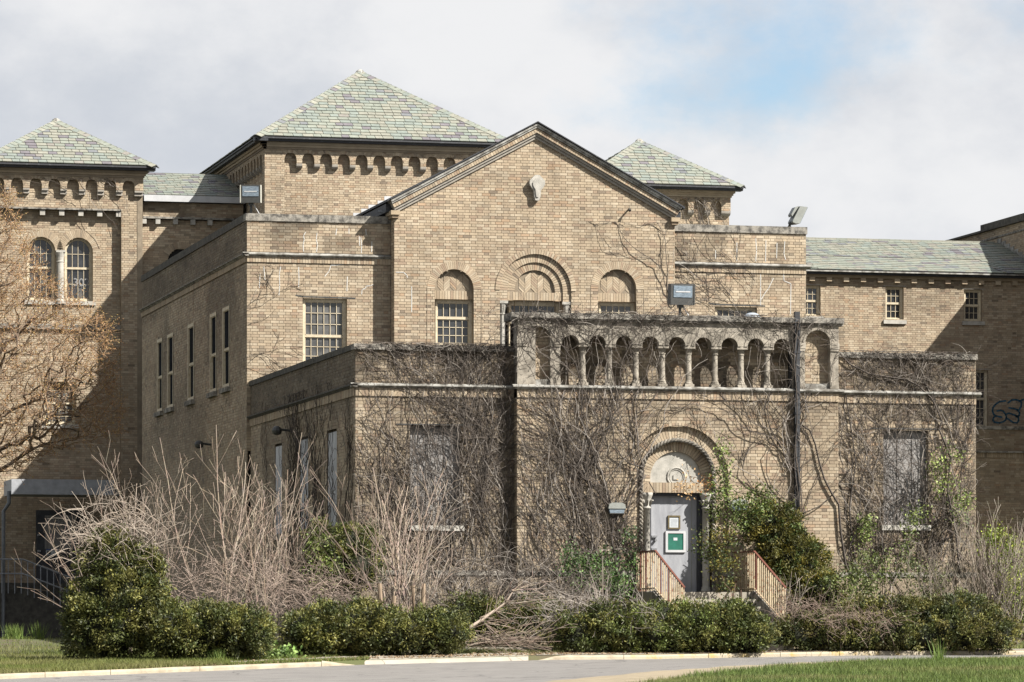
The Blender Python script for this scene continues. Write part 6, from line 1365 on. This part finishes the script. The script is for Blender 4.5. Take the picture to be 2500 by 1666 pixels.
# ---- grass
def grass(name, label, gen, n, h0, h1, pal, wd=.012):
    A = np.array([gen() for _ in range(n)]); P = np.array([gpt(p, D) for p, D in A]); nz = fbm(P[:, 0]*.6, P[:, 1]*.6, 5)
    h = rng.uniform(h0, h1, n)*(.6+.8*nz); lean = rng.normal(0, .35, (n, 2))*h[:, None]; a = rng.uniform(0, math.pi, n); s = np.stack([np.cos(a), np.sin(a), 0*a], 1)*wd
    tip = P+np.concatenate([lean, h[:, None]], 1); V = np.stack([P-s*.5, P+s*.5, tip], 1).reshape(-1, 3)
    dry = np.clip((fbm(P[:, 0]*.35+9, P[:, 1]*.35, 8)-.42)*4, 0, 1)[:, None]
    c = pal[rng.integers(len(pal), size=n)]*rng.normal(1, .15, (n, 1)); c = c*(1-dry*.5)+np.array([(.23, .19, .085)])*dry*.5
    o = mk(name, mesh_np(name, V, np.arange(3*n).reshape(-1, 3), np.clip(c, 0, 1)), M['grass']); return tag(o, label, 'grass', kind='stuff')
GP = np.array([(.085, .13, .025), (.11, .16, .03), (.14, .18, .04), (.07, .10, .022)])
def g1():
    while True:
        p = R.uniform(1350, 2700); D = R.uniform(40, 74)
        if D < Dl(p)+R.gauss(-.1, .15): return p, D
DLC = np.array([Dl(p) for p in range(1300, 2720, 20)]); _Dl = Dl
def Dl(p): return float(np.interp(p, np.arange(1300, 2720, 20), DLC))
grass('lawn_grass', 'green lawn at the lower right corner', g1, 80000, .05, .11, GP)
def g2():
    p = R.uniform(-80, 900); k = float(Dk(p))
    while True:
        D = k+.18+min(R.expovariate(.16), 26)
        if p > 560 and k+.8 < D < k+2.4: continue
        if 90 < p < 575 and k+1.45 < D < k+1.95 and R.random() < .8: continue
        return p, D
grass('lawn_grass', 'patchy lawn with worn path at the lower left corner', g2, 60000, .04, .10, GP*np.array([[1.15, 1.0, .9]]))
def g3(): p = R.uniform(2380, 2620); return p, Dk(p)+1.2+R.random()*4
grass('lawn_grass', 'small grass patch at the right end of the hedge', g3, 7000, .05, .14, GP*1.15)
def g4(): return R.uniform(1080, 1380), R.uniform(79.2, 82)
grass('lawn_grass', 'thin grass around the cut branches', g4, 6000, .04, .09, GP)
def tuft(px, D, n, h, label):
    A = np.array([gpt(px+R.gauss(0, 9), D+R.gauss(0, .1)) for _ in range(n)]); hh = rng.uniform(.5, 1, n)*h; ln_ = rng.normal(0, .28, (n, 2))*hh[:, None]; s = rng.normal(0, .006, (n, 3)); s[:, 2] = 0
    V = np.stack([A-s, A+s, A+np.concatenate([ln_, hh[:, None]], 1)], 1).reshape(-1, 3); o = mk('grass_tuft', mesh_np('grass_tuft', V, np.arange(3*n).reshape(-1, 3), GP[rng.integers(4, size=n)]*1.3), M['grass']); tag(o, label, 'grass', 'grass tufts')
tuft(32, 95, 260, .42, 'tall grass tuft at the far left of the lawn'); tuft(92, 96, 90, .5, 'thin grass tuft beside the yew bush shade'); tuft(530, 75.4, 300, .28, 'grass tuft at the foot of the clipped hedge'); tuft(2288, 66, 60, .5, 'long grass tuft on the right lawn edge')

# ---- leaf litter and twigs along the bed edge
n = 5200; A = np.array([(lambda p: (p, float(Dk(p))+.18+abs(R.gauss(0, .9))))(R.uniform(430, 2450)) for _ in range(n)]); P = np.array([gpt(p, D, .022) for p, D in A])
Dr = rng.normal(0, 1, (n, 3)); Dr[:, 2] *= .25; Dr /= np.linalg.norm(Dr, axis=1, keepdims=True); Nm = rng.normal(0, .35, (n, 3)); Nm[:, 2] += 1
LP = np.array([(.20, .13, .07), (.27, .18, .10), (.14, .09, .05), (.33, .25, .15)])
tag(leafmesh('leaf_litter', P, Dr, Nm, rng.uniform(.03, .07, n), rng.uniform(.02, .045, n), LP[rng.integers(4, size=n)]), 'brown leaf litter scattered along the pavement edge', 'leaf litter', kind='stuff')
